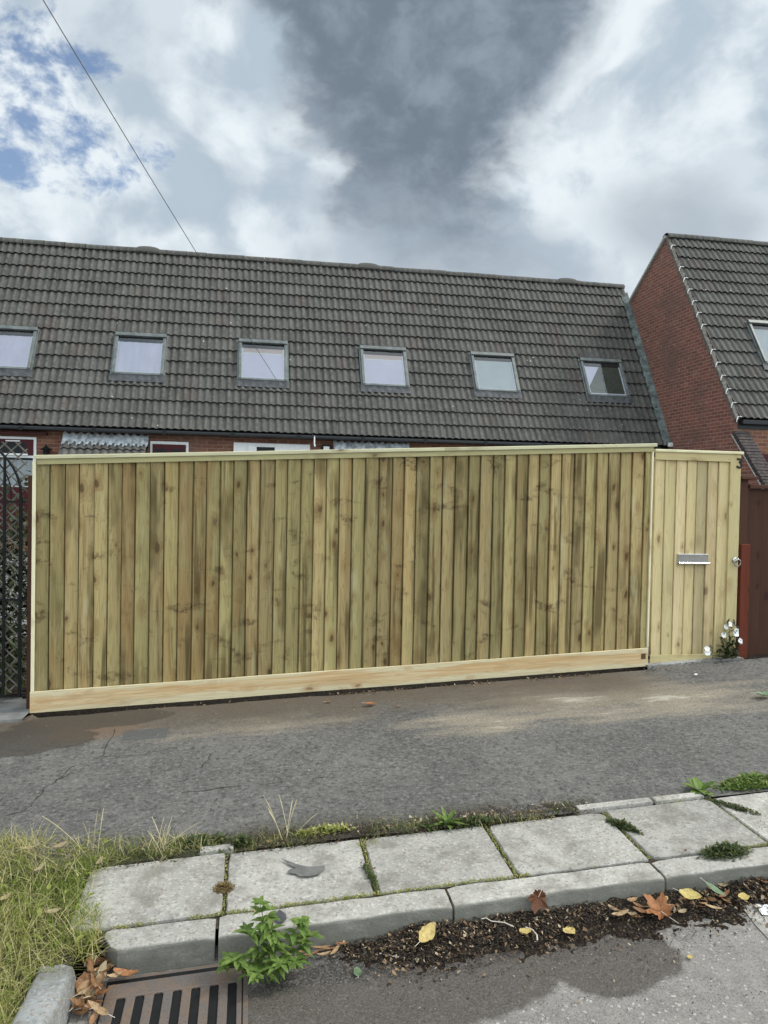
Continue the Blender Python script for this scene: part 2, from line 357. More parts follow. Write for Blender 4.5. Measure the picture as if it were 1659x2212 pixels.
def f_tile(n, p, out):
    uv = uv_co(n); col, r, gg, b = rnd(n)
    u, v, _ = n.sep(uv); c3 = n.comb(u, v)
    big = n.noise(c3, 0.8, 4, 0.6); mid = n.noise(c3, 9.0, 5, 0.65); fine = n.noise(c3, 70.0, 3, 0.6)
    base = n.mix(r, (0.052, 0.050, 0.045), (0.088, 0.084, 0.075))
    base = n.mix(n.math('MULTIPLY', n.ramp(mid, 0.42, 0.72), 0.45), base, (0.115, 0.108, 0.090))
    base = n.mix(n.math('MULTIPLY', n.ramp(big, 0.45, 0.7), 0.35), base, (0.038, 0.036, 0.032))
    base = n.mix(n.math('MULTIPLY', n.ramp(gg, 0.90, 0.97), 0.5), base, (0.075, 0.052, 0.044))
    # streaks of wash running down the slope, pale lichen spots
    st = n.noise(n.comb(n.math('MULTIPLY', u, 22.0), n.math('MULTIPLY', v, 1.6)), 1.0, 3, 0.6)
    base = n.mix(n.math('MULTIPLY', n.ramp(st, 0.5, 0.75), 0.42), base, (0.155, 0.147, 0.125))
    lich = n.ramp(n.voro(c3, 3.2), 0.065, 0.035)
    lk = n.noise(c3, 1.3, 2, 0.5)
    crest = n.ramp(n.math('ABSOLUTE', n.math('SINE', n.math('MULTIPLY', n.math('ADD', u, 11.0 - 0.0075), 21.084))), 0.55, 1.0)  # crests of the rolls lighter: weathering, and their highlight painted into the colour
    base = n.mix(n.math('MULTIPLY', n.math('MULTIPLY', crest, n.ramp(mid, 0.35, 0.65)), 0.42), base, (0.185, 0.178, 0.158))
    dk2 = n.noise(n.comb(n.math('MULTIPLY', u, 6.7), n.math('MULTIPLY', v, 0.9)), 1.0, 4, 0.6)
    base = n.mix(n.math('MULTIPLY', n.ramp(dk2, 0.5, 0.7), 0.5), base, (0.033, 0.032, 0.028))
    base = n.mix(n.math('MULTIPLY', lich, n.ramp(lk, 0.46, 0.54)), base, (0.55, 0.55, 0.50))
    base = n.mix(n.math('MULTIPLY', n.ramp(fine, 0.4, 0.7), 0.25), base, (0.05, 0.048, 0.042))
    n.l.new(base, p.inputs['Base Color']); p.inputs['Roughness'].default_value = 0.85
    bump(n, p, n.math('ADD', mid, fine), 0.35, 0.006)
M_TILE = material('concrete_roof_tiles', f_tile)

def mat_brick(name, c1, c2, mortar, dark=0.0):
    def fn(n, p, out):
        uv = uv_co(n)
        wob_ = n.vmath('ADD', uv, n.scale(n.comb(n.noise(uv, 3.0, 2), n.noise(n.vmath('ADD', uv, (7, 3, 0)), 3.0, 2)), (0.012, 0.012, 0)))
        bt = n.add('ShaderNodeTexBrick'); n.put(bt.inputs['Vector'], wob_)
        bt.inputs['Scale'].default_value = 1.0; bt.inputs['Brick Width'].default_value = 0.225; bt.inputs['Row Height'].default_value = 0.075
        bt.inputs['Mortar Size'].default_value = 0.0075; bt.inputs['Mortar Smooth'].default_value = 0.25; bt.inputs['Bias'].default_value = 0.0
        bt.inputs['Color1'].default_value = (*c1, 1); bt.inputs['Color2'].default_value = (*c2, 1); bt.inputs['Mortar'].default_value = (*mortar, 1)
        bg_ = n.noise(uv, 0.9, 5, 0.62); md_ = n.noise(uv, 6.0, 5, 0.65); fi = n.noise(uv, 60.0, 3, 0.6)
        base = n.mix(n.math('MULTIPLY', n.ramp(bg_, 0.42, 0.7), 0.65), bt.outputs['Color'], (0.135, 0.085, 0.070))
        base = n.mix(n.math('MULTIPLY', n.ramp(md_, 0.52, 0.78), 0.45), base, tuple(min(1, x * 1.5) for x in mortar))
        base = n.mix(n.math('MULTIPLY', n.ramp(fi, 0.45, 0.7), 0.3), base, tuple(x * 0.5 for x in c1))
        if dark: base = n.mix(dark, base, (0.03, 0.03, 0.03))
        n.l.new(base, p.inputs['Base Color']); p.inputs['Roughness'].default_value = 0.9
        bump(n, p, n.math('ADD', n.math('MULTIPLY', bt.outputs['Fac'], -1.0), n.math('MULTIPLY', md_, 0.5)), 0.5, 0.008)
    return material(name, fn)
M_BRICK = mat_brick('red_gable_brick', (0.27, 0.098, 0.066), (0.175, 0.066, 0.048), (0.36, 0.245, 0.19))
M_BRICKO = mat_brick('orange_house_brick', (0.25, 0.105, 0.058), (0.155, 0.062, 0.042), (0.30, 0.20, 0.14))
M_BRICKP = mat_brick('purple_coping_brick', (0.075, 0.050, 0.045), (0.05, 0.038, 0.036), (0.085, 0.070, 0.062))

def f_asphalt(n, p, out):
    c = geo_co(n); x, y, z = n.sep(c)
    sp = n.voro(c, 95.0, out='Color'); ss = n.add('ShaderNodeSeparateColor'); n.l.new(sp, ss.inputs[0])
    fine = n.noise(c, 85.0, 4, 0.7); mid = n.noise(c, 9.0, 5, 0.6); big = n.noise(c, 1.3, 4, 0.55)
    base = n.mix(n.ramp(big, 0.35, 0.65), (0.104, 0.098, 0.089), (0.148, 0.140, 0.127))
    base = n.mix(n.math('MULTIPLY', n.ramp(mid, 0.4, 0.65), 0.5), base, (0.068, 0.067, 0.065))
    base = n.mix(n.math('MULTIPLY', n.ramp(fine, 0.5, 0.72), 0.75), base, (0.225, 0.22, 0.205))
    base = n.mix(n.math('MULTIPLY', n.ramp(fine, 0.46, 0.3), 0.7), base, (0.045, 0.045, 0.046))
    gr2 = n.noise(c, 38.0, 5, 0.72)
    base = n.mix(n.math('MULTIPLY', n.ramp(gr2, 0.48, 0.34), 0.9), base, (0.034, 0.033, 0.032))
    base = n.mix(n.math('MULTIPLY', n.ramp(gr2, 0.53, 0.66), 0.7), base, (0.235, 0.228, 0.21))
    base = n.mix(n.math('MULTIPLY', n.ramp(ss.outputs[0], 0.975, 0.99), 0.45), base, (0.30, 0.29, 0.26))
    nz = n.math('SUBTRACT', n.noise(c, 2.2, 6, 0.6), 0.5)
    nz2 = n.math('SUBTRACT', n.noise(n.scale(c, (1.6, 7.0, 1.0)), 1.0, 6, 0.62), 0.5)
    # dry sandy wash in front of the right half of the fence
    sand = n.math('MAXIMUM', n.ell(x, y, 2.35, 4.95, 1.4, 0.55), n.ell(x, y, 3.05, 4.80, 1.1, 0.45))
    sand = n.math('MAXIMUM', sand, n.ell(x, y, 1.55, 4.72, 0.7, 0.30))
    sand = n.math('MAXIMUM', sand, n.math('MULTIPLY', n.ell(x, y, 0.1, 5.0, 0.9, 0.3), 0.7))
    sm = n.ramp(n.math('ADD', sand, n.math('MULTIPLY', nz2, 2.2)), 0.0, 0.85)
    base = n.mix(n.math('MULTIPLY', sm, 0.80), base, n.mix(n.ramp(fine, .35, .6), (0.20, 0.165, 0.12), (0.36, 0.31, 0.235)))
    sm2 = n.ramp(n.math('ADD', sand, n.math('MULTIPLY', nz2, 4.2)), 1.0, 1.35)
    base = n.mix(n.math('MULTIPLY', sm2, 0.8), base, (0.50, 0.46, 0.38))
    # brown soil washed out from under the fence
    edge = n.ramp(n.math('ADD', n.math('SUBTRACT', y, n.math('MULTIPLY', x, -0.012)), n.math('MULTIPLY', nz, 0.75)), 4.72, 5.42)
    base = n.mix(n.math('MULTIPLY', edge, n.ramp(x, 3.4, 2.8, 0.0, 0.85)), base, (0.098, 0.073, 0.048))
    # wet patch with a crisp rim by the left end of the fence
    wet = n.math('MAXIMUM', n.ell(x, y, -1.75, 5.02, 0.95, 0.30), n.ell(x, y, -1.05, 5.36, 0.62, 0.22))
    wet = n.ramp(n.math('ADD', wet, n.math('MULTIPLY', nz, 0.9)), 0.10, 0.16)
    rust = n.ramp(n.math('ADD', n.ell(x, y, -0.95, 5.12, 0.42, 0.22), n.math('MULTIPLY', nz, 1.2)), 0.0, 0.6)
    base = n.mix(n.math('MULTIPLY', rust, 0.6), base, (0.17, 0.105, 0.062))
    base = n.mix(n.math('MULTIPLY', wet, 0.72), base, (0.048, 0.040, 0.032))
    # darker reinstated square
    sq = n.math('MULTIPLY', n.math('MULTIPLY', n.ramp(x, -0.80, -0.785), n.ramp(x, -0.50, -0.515)), n.math('MULTIPLY', n.ramp(y, 4.90, 4.91), n.ramp(y, 5.10, 5.09)))
    base = n.mix(n.math('MULTIPLY', sq, 0.7), base, (0.075, 0.080, 0.082))
    # moss and dirt gathered along the slabs
    dirt = n.math('ADD', n.math('SUBTRACT', 3.66, y), n.math('MULTIPLY', nz, 0.42))
    dm = n.math('MULTIPLY', n.ramp(dirt, -0.05, 0.22), n.ramp(n.math('ADD', x, n.math('MULTIPLY', nz, 1.0)), 1.6, 1.1, 0.0, 0.88))
    base = n.mix(dm, base, n.mix(n.ramp(fine, 0.4, 0.65), (0.028, 0.023, 0.014), (0.085, 0.070, 0.040)))
    n.l.new(base, p.inputs['Base Color'])
    n.put(p.inputs['Roughness'], n.math('SUBTRACT', 0.85, n.math('MULTIPLY', wet, 0.25)))
    bump(n, p, n.math('ADD', n.math('ADD', fine, gr2), n.math('MULTIPLY', mid, 0.6)), 0.9, 0.007)
M_ASPHALT = material('pavement_asphalt', f_asphalt)

def f_road(n, p, out):
    c = geo_co(n); x, y, z = n.sep(c)
    sp = n.voro(c, 120.0, out='Color'); ss = n.add('ShaderNodeSeparateColor'); n.l.new(sp, ss.inputs[0])
    fine = n.noise(c, 120.0, 4, 0.7); mid = n.noise(c, 14.0, 5, 0.6)
    nz = n.math('SUBTRACT', n.noise(c, 5.0, 6, 0.6), 0.5)
    base = n.mix(n.ramp(mid, 0.3, 0.7), (0.190, 0.172, 0.155), (0.255, 0.235, 0.212))
    base = n.mix(n.math('MULTIPLY', n.ramp(fine, 0.48, 0.7), 0.7), base, (0.34, 0.325, 0.30))
    base = n.mix(n.math('MULTIPLY', n.ramp(fine, 0.46, 0.3), 0.7), base, (0.07, 0.066, 0.062))
    base = n.mix(n.math('MULTIPLY', n.ramp(ss.outputs[0], 0.95, 0.98), 0.7), base, (0.48, 0.47, 0.43))
    wet = n.math('MAXIMUM', n.ell(x, y, 0.55, 2.50, 0.72, 0.26), n.ell(x, y, 0.95, 2.58, 0.42, 0.20))
    wet = n.math('MAXIMUM', wet, n.ell(x, y, 1.32, 2.52, 0.30, 0.22))
    wet = n.ramp(n.math('ADD', wet, n.math('MULTIPLY', nz, 0.8)), 0.06, 0.20)
    base = n.mix(n.math('MULTIPLY', wet, 0.80), base, n.mix(n.ramp(fine, 0.4, 0.7), (0.040, 0.031, 0.024), (0.090, 0.074, 0.058)))
    grit = n.ramp(n.math('ADD', n.ell(x, y, 0.30, 2.70, 0.45, 0.14), n.math('MULTIPLY', nz, 0.9)), 0.0, 0.5)
    base = n.mix(n.math('MULTIPLY', grit, 0.75), base, n.mix(n.ramp(fine, 0.45, 0.66), (0.028, 0.024, 0.02), (0.17, 0.155, 0.14)))
    n.l.new(base, p.inputs['Base Color']); n.put(p.inputs['Roughness'], n.math('SUBTRACT', 0.82, n.math('MULTIPLY', wet, 0.2)))
    bump(n, p, n.math('ADD', fine, n.math('MULTIPLY', mid, 0.5)), 0.8, 0.005)
M_ROAD = material('road_asphalt', f_road)

def mat_conc(name, a, b, agg=1.0, grime_shade=False):
    def fn(n, p, out):
        c = obj_co(n); _, r, gg, bb = rnd(n)
        geo = geo_co(n)
        fine = n.noise(geo, 130.0, 4, 0.7); mid = n.noise(geo, 16.0, 5, 0.65); big = n.noise(geo, 2.6, 4, 0.6)
        vc = n.voro(geo, 105.0, out='Color'); s = n.add('ShaderNodeSeparateColor'); n.l.new(vc, s.inputs[0])
        base = n.mix(n.ramp(big, 0.35, 0.65), a, b)
        base = n.mix(n.math('MULTIPLY', n.ramp(s.outputs[0], 0.72, 0.95), 0.55 * agg), base, tuple(min(1, k * 1.35) for k in b))
        base = n.mix(n.math('MULTIPLY', n.ramp(s.outputs[1], 0.84, 0.96), 0.6 * agg), base, (0.17, 0.155, 0.14))
        base = n.mix(n.math('MULTIPLY', n.ramp(s.outputs[2], 0.92, 0.97), 0.4 * agg), base, (0.36, 0.25, 0.19))
        dirt = n.noise(n.vmath('ADD', geo, (3.1, 7.7, 0)), 6.5, 6, 0.66)
        base = n.mix(n.math('MULTIPLY', n.ramp(dirt, 0.46, 0.68), 0.7), base, (0.165, 0.150, 0.120))
        base = n.mix(n.math('MULTIPLY', n.ramp(mid, 0.48, 0.72), 0.5), base, tuple(k * 0.55 for k in a))
        base = n.mix(n.math('MULTIPLY', n.ramp(fine, 0.48, 0.3), 0.5), base, tuple(k * 0.45 for k in a))
        if grime_shade:                                                  # film of road spray and algae, plus painted shade, on the face of the kerb
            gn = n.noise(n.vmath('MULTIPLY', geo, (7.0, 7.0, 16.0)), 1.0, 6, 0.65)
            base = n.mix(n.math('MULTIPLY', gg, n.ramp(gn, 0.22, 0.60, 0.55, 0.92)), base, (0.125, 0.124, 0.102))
        hsv = n.add('ShaderNodeHueSaturation'); n.put(hsv.inputs['Color'], base); n.put(hsv.inputs['Value'], n.math('ADD', 0.86, n.math('MULTIPLY', r, 0.28)))
        n.l.new(hsv.outputs[0], p.inputs['Base Color']); p.inputs['Roughness'].default_value = 0.88
        bump(n, p, n.math('ADD', n.math('ADD', fine, mid), n.math('MULTIPLY', s.outputs[0], 0.4)), 0.6, 0.004)
    return material(name, fn)
M_SLAB = mat_conc('paving_concrete', (0.335, 0.322, 0.286), (0.425, 0.408, 0.366), 1.0)
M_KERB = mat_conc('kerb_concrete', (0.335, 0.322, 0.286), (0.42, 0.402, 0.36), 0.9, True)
M_KERBR = mat_conc('rough_kerb_concrete', (0.22, 0.225, 0.215), (0.32, 0.325, 0.315), 1.0)

def f_grate(n, p, out):
    c = geo_co(n); a = n.noise(c, 14.0, 5, 0.65); b = n.noise(c, 120.0, 3, 0.6)
    base = n.mix(n.ramp(a, 0.35, 0.65), (0.150, 0.130, 0.118), (0.190, 0.135, 0.098))
    base = n.mix(n.math('MULTIPLY', n.ramp(b, 0.45, 0.7), 0.4), base, (0.075, 0.062, 0.052))
    n.l.new(base, p.inputs['Base Color']); p.inputs['Roughness'].default_value = 0.62; p.inputs['Metallic'].default_value = 0.25
    bump(n, p, b, 0.4, 0.003)
M_GRATE = material('rusty_cast_iron', f_grate)

def mat_leaf(name, c1, c2, c3, trans=0.35, rough=0.5):
    """foliage: the colour of each leaf comes from its own random value"""
    def fn(n, p, out):
        _, r, gg, b = rnd(n)
        nz = n.noise(geo_co(n), 70.0, 4, 0.65)
        p.inputs['Specular IOR Level'].default_value = 0.25
        base = n.mix(r, c1, c2); base = n.mix(n.ramp(gg, 0.72, 0.95), base, c3)
        base = n.mix(n.math('MULTIPLY', n.ramp(nz, 0.42, 0.66), 0.55), base, tuple(k * 0.5 for k in c1))
        n.l.new(base, p.inputs['Base Color']); p.inputs['Roughness'].default_value = rough
        t = n.add('ShaderNodeBsdfTranslucent'); n.put(t.inputs[0], base)
        m = n.add('ShaderNodeMixShader'); m.inputs[0].default_value = trans
        n.l.new(p.outputs[0], m.inputs[1]); n.l.new(t.outputs[0], m.inputs[2]); n.l.new(m.outputs[0], out.inputs[0])
    return material(name, fn)
M_GRASS = mat_leaf('verge_grass', (0.20, 0.26, 0.045), (0.40, 0.39, 0.11), (0.62, 0.54, 0.28), 0.3, 0.6)
M_WEED = mat_leaf('bright_weed_leaves', (0.11, 0.19, 0.04), (0.25, 0.35, 0.09), (0.36, 0.38, 0.13))
M_DKWEED = mat_leaf('dark_weed_leaves', (0.055, 0.085, 0.028), (0.11, 0.145, 0.05), (0.24, 0.22, 0.10))
M_MOSS = mat_leaf('dry_moss', (0.22, 0.16, 0.065), (0.30, 0.22, 0.09), (0.14, 0.10, 0.05))
M_SHRUB = mat_leaf('shrub_leaves', (0.028, 0.042, 0.018), (0.07, 0.085, 0.04), (0.17, 0.18, 0.12))
M_DEAD = mat_leaf('dead_leaves', (0.26, 0.125, 0.055), (0.36, 0.20, 0.10), (0.50, 0.36, 0.20), 0.15)
M_LFYEL = mat_leaf('yellow_leaf', (0.60, 0.46, 0.16), (0.66, 0.52, 0.22), (0.62, 0.50, 0.16), 0.2)
M_DEADP = mat_leaf('pale_dead_leaf', (0.36, 0.28, 0.16), (0.46, 0.38, 0.24), (0.5, 0.40, 0.2), 0.2)
M_LFORA = mat_leaf('orange_leaf', (0.36, 0.15, 0.06), (0.42, 0.20, 0.09), (0.44, 0.24, 0.11), 0.15)
M_LFBRN = mat_leaf('brown_leaf', (0.13, 0.05, 0.022), (0.16, 0.065, 0.03), (0.18, 0.08, 0.04), 0.1)
M_LFGRN = mat_leaf('green_fallen_leaf', (0.16, 0.24, 0.13), (0.20, 0.28, 0.17), (0.22, 0.30, 0.18), 0.2)
def f_litter(n, p, out):
    col, r, gg, b = rnd(n); n.l.new(col, p.inputs['Base Color']); p.inputs['Roughness'].default_value = 0.9
M_LITTER = material('litter_flakes', f_litter)
def f_crumb(n, p, out):
    c = geo_co(n); v = n.voro(c, 170.0, out='Color'); ss = n.add('ShaderNodeSeparateColor'); n.l.new(v, ss.inputs[0]); f = n.noise(c, 90.0, 5, 0.7)
    base = n.mix(n.ramp(f, 0.35, 0.65), (0.009, 0.007, 0.005), (0.030, 0.022, 0.015))
    base = n.mix(n.ramp(ss.outputs[0], 0.80, 0.95), base, (0.075, 0.050, 0.030)); base = n.mix(n.math('MULTIPLY', n.ramp(ss.outputs[1], 0.94, 0.98), 0.7), base, (0.25, 0.19, 0.12))
    n.l.new(base, p.inputs['Base Color']); p.inputs['Roughness'].default_value = 0.9; p.inputs['Specular IOR Level'].default_value = 0.2
    bump(n, p, n.math('ADD', f, ss.outputs[2]), 1.0, 0.008)
M_CRUMB = material('crumbly_leaf_mould', f_crumb)

R_ = random.random
def ru(a, b): return a + (b - a) * random.random()
def rc(): return (R_(), R_(), R_(), 1)
def fbm(x, y, z=0.0): return mnoise.noise(Vector((x, y, z)))

# ------------------------------------------------------------------ the ground
def terrain():
    mb = MB(); xs = [-900, -200, -40, -15, 0, 15, 40, 200, 900]; ys = [-900, -200, -40, -10, 0, 8, 18, 40, 200, 900]
    cl_ = lambda v, a, b: max(a, min(b, v))
    mb.grid([[(x, y, GX * cl_(x, -15, 15) + GY * cl_(y, -10, 14) - 0.32) for x in xs] for y in ys])
    tag(mb.build('terrain', M_TERRAIN), kind='structure')
def sheet(name, x0, x1, y0, y1, off, mat, nx=20, ny=8):
    mb = MB()
    mb.grid([[(x0 + (x1 - x0) * i / nx, y0 + (y1 - y0) * j / ny, pave(x0 + (x1 - x0) * i / nx, y0 + (y1 - y0) * j / ny) + off) for i in range(nx + 1)] for j in range(ny + 1)])
    return tag(mb.build(name, mat), kind='structure')
terrain()
ROADH = -0.100
sheet('road', -0.575, 15, -9, 2.9, ROADH, M_ROAD)
sheet('far_road', -15, -0.575, -9, -0.2, ROADH, M_ROAD)
# the asphalt footway, with a ragged edge by the fence
mb = MB(); rows = []
xs = [-15 + 0.06 * i for i in range(501)]
def fence_edge(x):
    base = 5.50 if -1.5 < x < 3.25 else (5.47 if x < -1.5 else 5.585)
    return base + 0.03 * fbm(x * 2.2, 3.1) + 0.015 * fbm(x * 9, 1.7)
for k in range(5):
    f = k / 4
    rows.append([(x, 3.40 * (1 - f) + fence_edge(x) * f, pave(x, 3.40 * (1 - f) + fence_edge(x) * f) + 0.004 * fbm(x * 1.5, f * 3)) for x in xs])
rows.append([(x, fence_edge(x) + 0.01, pave(x, fence_edge(x)) - 0.09) for x in xs])
mb.grid(rows); tag(mb.build('pavement', M_ASPHALT), kind='structure')
sheet('soil_strip', -15, 15, 5.3, 5.95, -0.075, M_SOIL)
sheet('garden_bed', -3.2, -1.45, 6.15, 8.2, -0.012, M_SOIL)
sheet('garden_ground', -12, 14, 5.95, 18, -0.02, M_PATH)
sheet('verge_soil', -15, 15, 2.86, 3.5, -0.010, M_SOIL)
sheet('verge_earth', -15, -0.60, -0.2, 3.8, -0.008, M_SOIL)
# hairline cracks
def crack(pts, w=0.0032):
    pts = [at(*q) for q in pts]; P = []
    for a, b in zip(pts, pts[1:]):
        for k in range(6): P.append(a.lerp(b, k / 6) + Vector((ru(-.012, .012), ru(-.012, .012), 0)))
    P.append(pts[-1]); m = MB(); L = []
    for i, p in enumerate(P):
        t = P[min(i + 1, len(P) - 1)] - P[max(i - 1, 0)]; nn = Vector((-t.y, t.x, 0)).normalized() * w * (ru(.25, 1.0) if fbm(p.x * 6, p.y * 6, 4) > -.15 else .06)
        L.append([(q.x, q.y, pave(q.x, q.y) + 0.0035) for q in (p - nn, p + nn)])
    m.grid(L); return m
mc = MB()
for c in ([(250, 1575), (225, 1632), (160, 1655), (120, 1690)], [(190, 1637), (300, 1632), (385, 1615)], [(455, 1628), (442, 1650), (436, 1660)],
          [(0, 1765), (60, 1750), (100, 1700), (150, 1672)], [(390, 1712), (520, 1700), (700, 1680)]):
    k = crack(c); i = len(mc.v); mc.v += k.v; mc.f += [tuple(a + i for a in f) for f in k.f]; mc.uv += k.uv; mc.c += k.c; mc.m += k.m
tag(mc.build('pavement_cracks', M_SOIL), kind='structure')
# worn bay line painted on the road
mb = MB(); L = []
for i in range(25):
    t = i / 24; y = 2.77 - 2.4 * t; x = 2.02 - 0.416 * t
    L.append([(x + 0.03 * fbm(y * 14, 0.3), y, pave(x, y) + ROADH + 0.004), (x + 0.12 + 0.025 * fbm(y * 16, 7.3), y, pave(x + .12, y) + ROADH + 0.004)])
mb.grid(L); tag(mb.build('road_marking', M_SLAB), kind='structure')

# ------------------------------------------------------------------ kerb stones and paving slabs
KF, KB = 2.795, 2.925
def kerb(x0, x1, label, seed, cut=0.0):
    r = 0.013; prof = [(KB, -0.26), (KB, -0.005), (KB - 0.006, 0.0)]
    for k in range(4):
        prof.append((KF + 0.075 - 0.018 * k, 0.0))
    for k in range(5):
        a = pi / 2 * k / 4; prof.append((KF + r - r * sin(a), -r + r * cos(a)))
    prof += [(KF - 0.002, -0.06), (KF - 0.004, -0.13), (KF - 0.004, -0.26)]
    nx = max(6, int((x1 - x0) / 0.03)); mb = MB(); P = []
    for i in range(nx + 1):
        x = x0 + (x1 - x0) * i / nx; e = min(x - x0, x1 - x); sh = 0.006 * max(0, 1 - e / 0.012)
        q = []
        for y, z in prof:
            yy_ = y; zz_ = z
            if y < KF + 0.05:
                yy_ += 0.006 * fbm(x * 7 + seed, z * 20) + 0.004 * fbm(x * 25, z * 40 + seed)
            if z > -0.05: zz_ += 0.004 * fbm(x * 9 + seed, y * 30) - sh
            if cut and x < x0 + cut:
                t = 1 - (x - x0) / cut; yy_ += (KB - yy_) * 0.75 * t * t
            q.append((x, yy_, zz_ + pave(x, y)))
        P.append(q)
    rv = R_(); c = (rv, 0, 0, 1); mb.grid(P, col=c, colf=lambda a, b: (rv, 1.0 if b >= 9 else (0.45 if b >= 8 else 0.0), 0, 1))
    mb.face(list(reversed(P[0])), col=c); mb.face(P[-1], col=c)
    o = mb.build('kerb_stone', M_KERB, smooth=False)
    for pl in o.data.polygons: pl.use_smooth = len(pl.vertices) == 4
    o.data.set_sharp_from_angle(angle=radians(28))
    return tag(o, label, 'kerb stone', 'kerb stones along the road edge')
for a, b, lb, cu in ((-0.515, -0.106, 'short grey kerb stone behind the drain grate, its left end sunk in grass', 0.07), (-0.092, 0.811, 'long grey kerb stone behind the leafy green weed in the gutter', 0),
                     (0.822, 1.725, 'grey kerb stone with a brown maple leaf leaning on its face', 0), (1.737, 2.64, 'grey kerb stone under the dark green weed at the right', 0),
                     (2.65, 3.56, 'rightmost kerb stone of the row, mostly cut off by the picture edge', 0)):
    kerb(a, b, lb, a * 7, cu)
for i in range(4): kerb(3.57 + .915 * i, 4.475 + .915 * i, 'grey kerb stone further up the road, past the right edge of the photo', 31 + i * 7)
# the kerb turning the corner by the drain
mb = MB(); P = []
for i in range(40):
    y = 2.74 - 1.5 * i / 39; q = []
    zt = 0.122 - 0.010 * i / 39
    for x, z in ((-0.705, -0.2), (-0.705, zt - .01), (-0.695, zt), (-0.66, zt + .002), (-0.625, zt), (-0.605, zt - 0.002), (-0.594, zt - 0.008), (-0.588, zt - 0.025), (-0.575, -0.02), (-0.572, -0.2)):
        e = 0.02 if i < 2 else 0
        q.append((x + 0.010 * fbm(y * 9, z * 14) + 0.006 * fbm(y * 30, x * 40), y, z - (e if z > 0 else 0) + 0.010 * fbm(y * 11, x * 25) + 0.005 * fbm(y * 40, x * 60)))
    P.append(q)
mb.grid(P, col=(.4, .4, .4, 1)); mb.face(list(reversed(P[0]))); mb.face(P[-1])
tag(mb.build('kerb_stone', M_KERBR, smooth=True), 'rough worn kerb stone running towards the camera beside the grass', 'kerb stone')

def pslab(x0, x1, y0, y1, label, tilt=0.0, chip=0.0, h=0.004, mat=M_SLAB, name='paving_slab', grp='concrete slabs behind the kerb', cat='paving slab'):
    n = 26; out = []; cr = [ru(.0, .055) * (R_() < .7) for _ in range(4)]; ci = -1
    for (ax, ay), (bx, by) in (((x0, y0), (x1, y0)), ((x1, y0), (x1, y1)), ((x1, y1), (x0, y1)), ((x0, y1), (x0, y0))):
        ci += 1
        for k in range(n):
            t = k / n; x = ax + (bx - ax) * t; y = ay + (by - ay) * t
            cx = (x0 + x1) / 2; cy = (y0 + y1) / 2
            dc = min(t, 1 - t); rr_ = cr[ci] if t < .5 else cr[(ci + 1) % 4]
            s = 1 - 0.016 * abs(fbm(x * 14, y * 14 + tilt * 90)) - 0.010 * abs(fbm(x * 45, y * 45 + tilt * 50)) - rr_ * max(0, 1 - dc / .10) ** 1.3
            out.append((cx + (x - cx) * s, cy + (y - cy) * s))
    z = lambda x, y: pave(x, y) + h + tilt * (x - x0)
    c = rc(); mb = MB()
    top = [(x, y, z(x, y)) for x, y in out]; cx, cy = (x0 + x1) / 2, (y0 + y1) / 2
    inner = [(cx + (x - cx) * .985, cy + (y - cy) * .98, z(x, y)) for x, y in out]
    rim = [(x, y, z(x, y) - 0.006) for x, y in out]; bot = [(x, y, z(x, y) - 0.05) for x, y in out]
    mb.face(inner, col=c); m = len(out)
    for A, B in ((rim, inner), (bot, rim)):
        for k in range(m): mb.face([A[k], A[(k + 1) % m], B[(k + 1) % m], B[k]], col=c)
    return tag(mb.build(name, mat), label, cat, grp)
SX = [-0.66, -0.075, 0.537, 1.136, 1.745, 2.322, 2.93, 3.54, 4.15]
SL = ['pale concrete slab at the left end of the row, its corner under the grass', 'concrete slab with a dark fork-shaped damp mark', 'concrete slab between the grassy joint tuft and the dandelion',
      'concrete slab with pits near its left edge, left of the dark joint weed', 'large pale concrete slab with the dark green weed on its front edge', 'concrete slab at the right edge, below the green weed patch', 'concrete slab at the far right corner', 'concrete slab beyond the right edge']
for i in range(6):
    pslab(SX[i] + (0.004 if i else 0), SX[i + 1] - ru(.008, .014), 2.937, 3.375 + ru(-.006, .008), SL[i], ru(-.006, .006), ru(0, 1), ru(0.002, 0.007))
for i in range(6):
    x = 2.94 + .605 * i; pslab(x, x + .593, 2.937, 3.375 + ru(-.006, .008), 'concrete slab further up the road, past the right edge of the photo', ru(-.006, .006), 0, ru(.002, .007))
for a, b, lb in ((1.62, 2.02, 'longer thin concrete edging piece behind the slabs'), (2.035, 2.30, 'short thin concrete edging piece left of the plantain weed'), (-0.20, -0.05, 'small edging piece showing among the weeds behind the left slab')):
    pslab(a, b, 3.392, 3.44, lb, 0, 0, 0.016, name='edging_stone', grp='thin edging strip behind the slabs', cat='edging stone')
# damp marks on the slabs (thin stains lying on top)
M_STAIN = plain('damp_stain', (0.15, 0.147, 0.138), 0.5, 0, 0.2)
M_TAR = plain('tar_spot', (0.07, 0.07, 0.075), 0.5, 0, 0.2)
mb = MB(); pl = [(605, 1853), (640, 1866), (665, 1872), (703, 1869), (700, 1877), (690, 1888), (668, 1893), (648, 1893), (640, 1888), (620, 1884), (625, 1878), (640, 1875), (622, 1866)]
mb.face([tuple(at(x, y, 0.0125)) for x, y in reversed(pl)]); tag(mb.build('damp_mark', M_STAIN), kind='structure')
mb = MB(); pl = [(604, 1964), (618, 1975), (619, 1985), (612, 1992), (600, 1993), (593, 1986), (594, 1974)]
mb.face([tuple(at(x, y, 0.0075)) for x, y in reversed(pl)]); tag(mb.build('tar_mark', M_TAR), kind='structure')

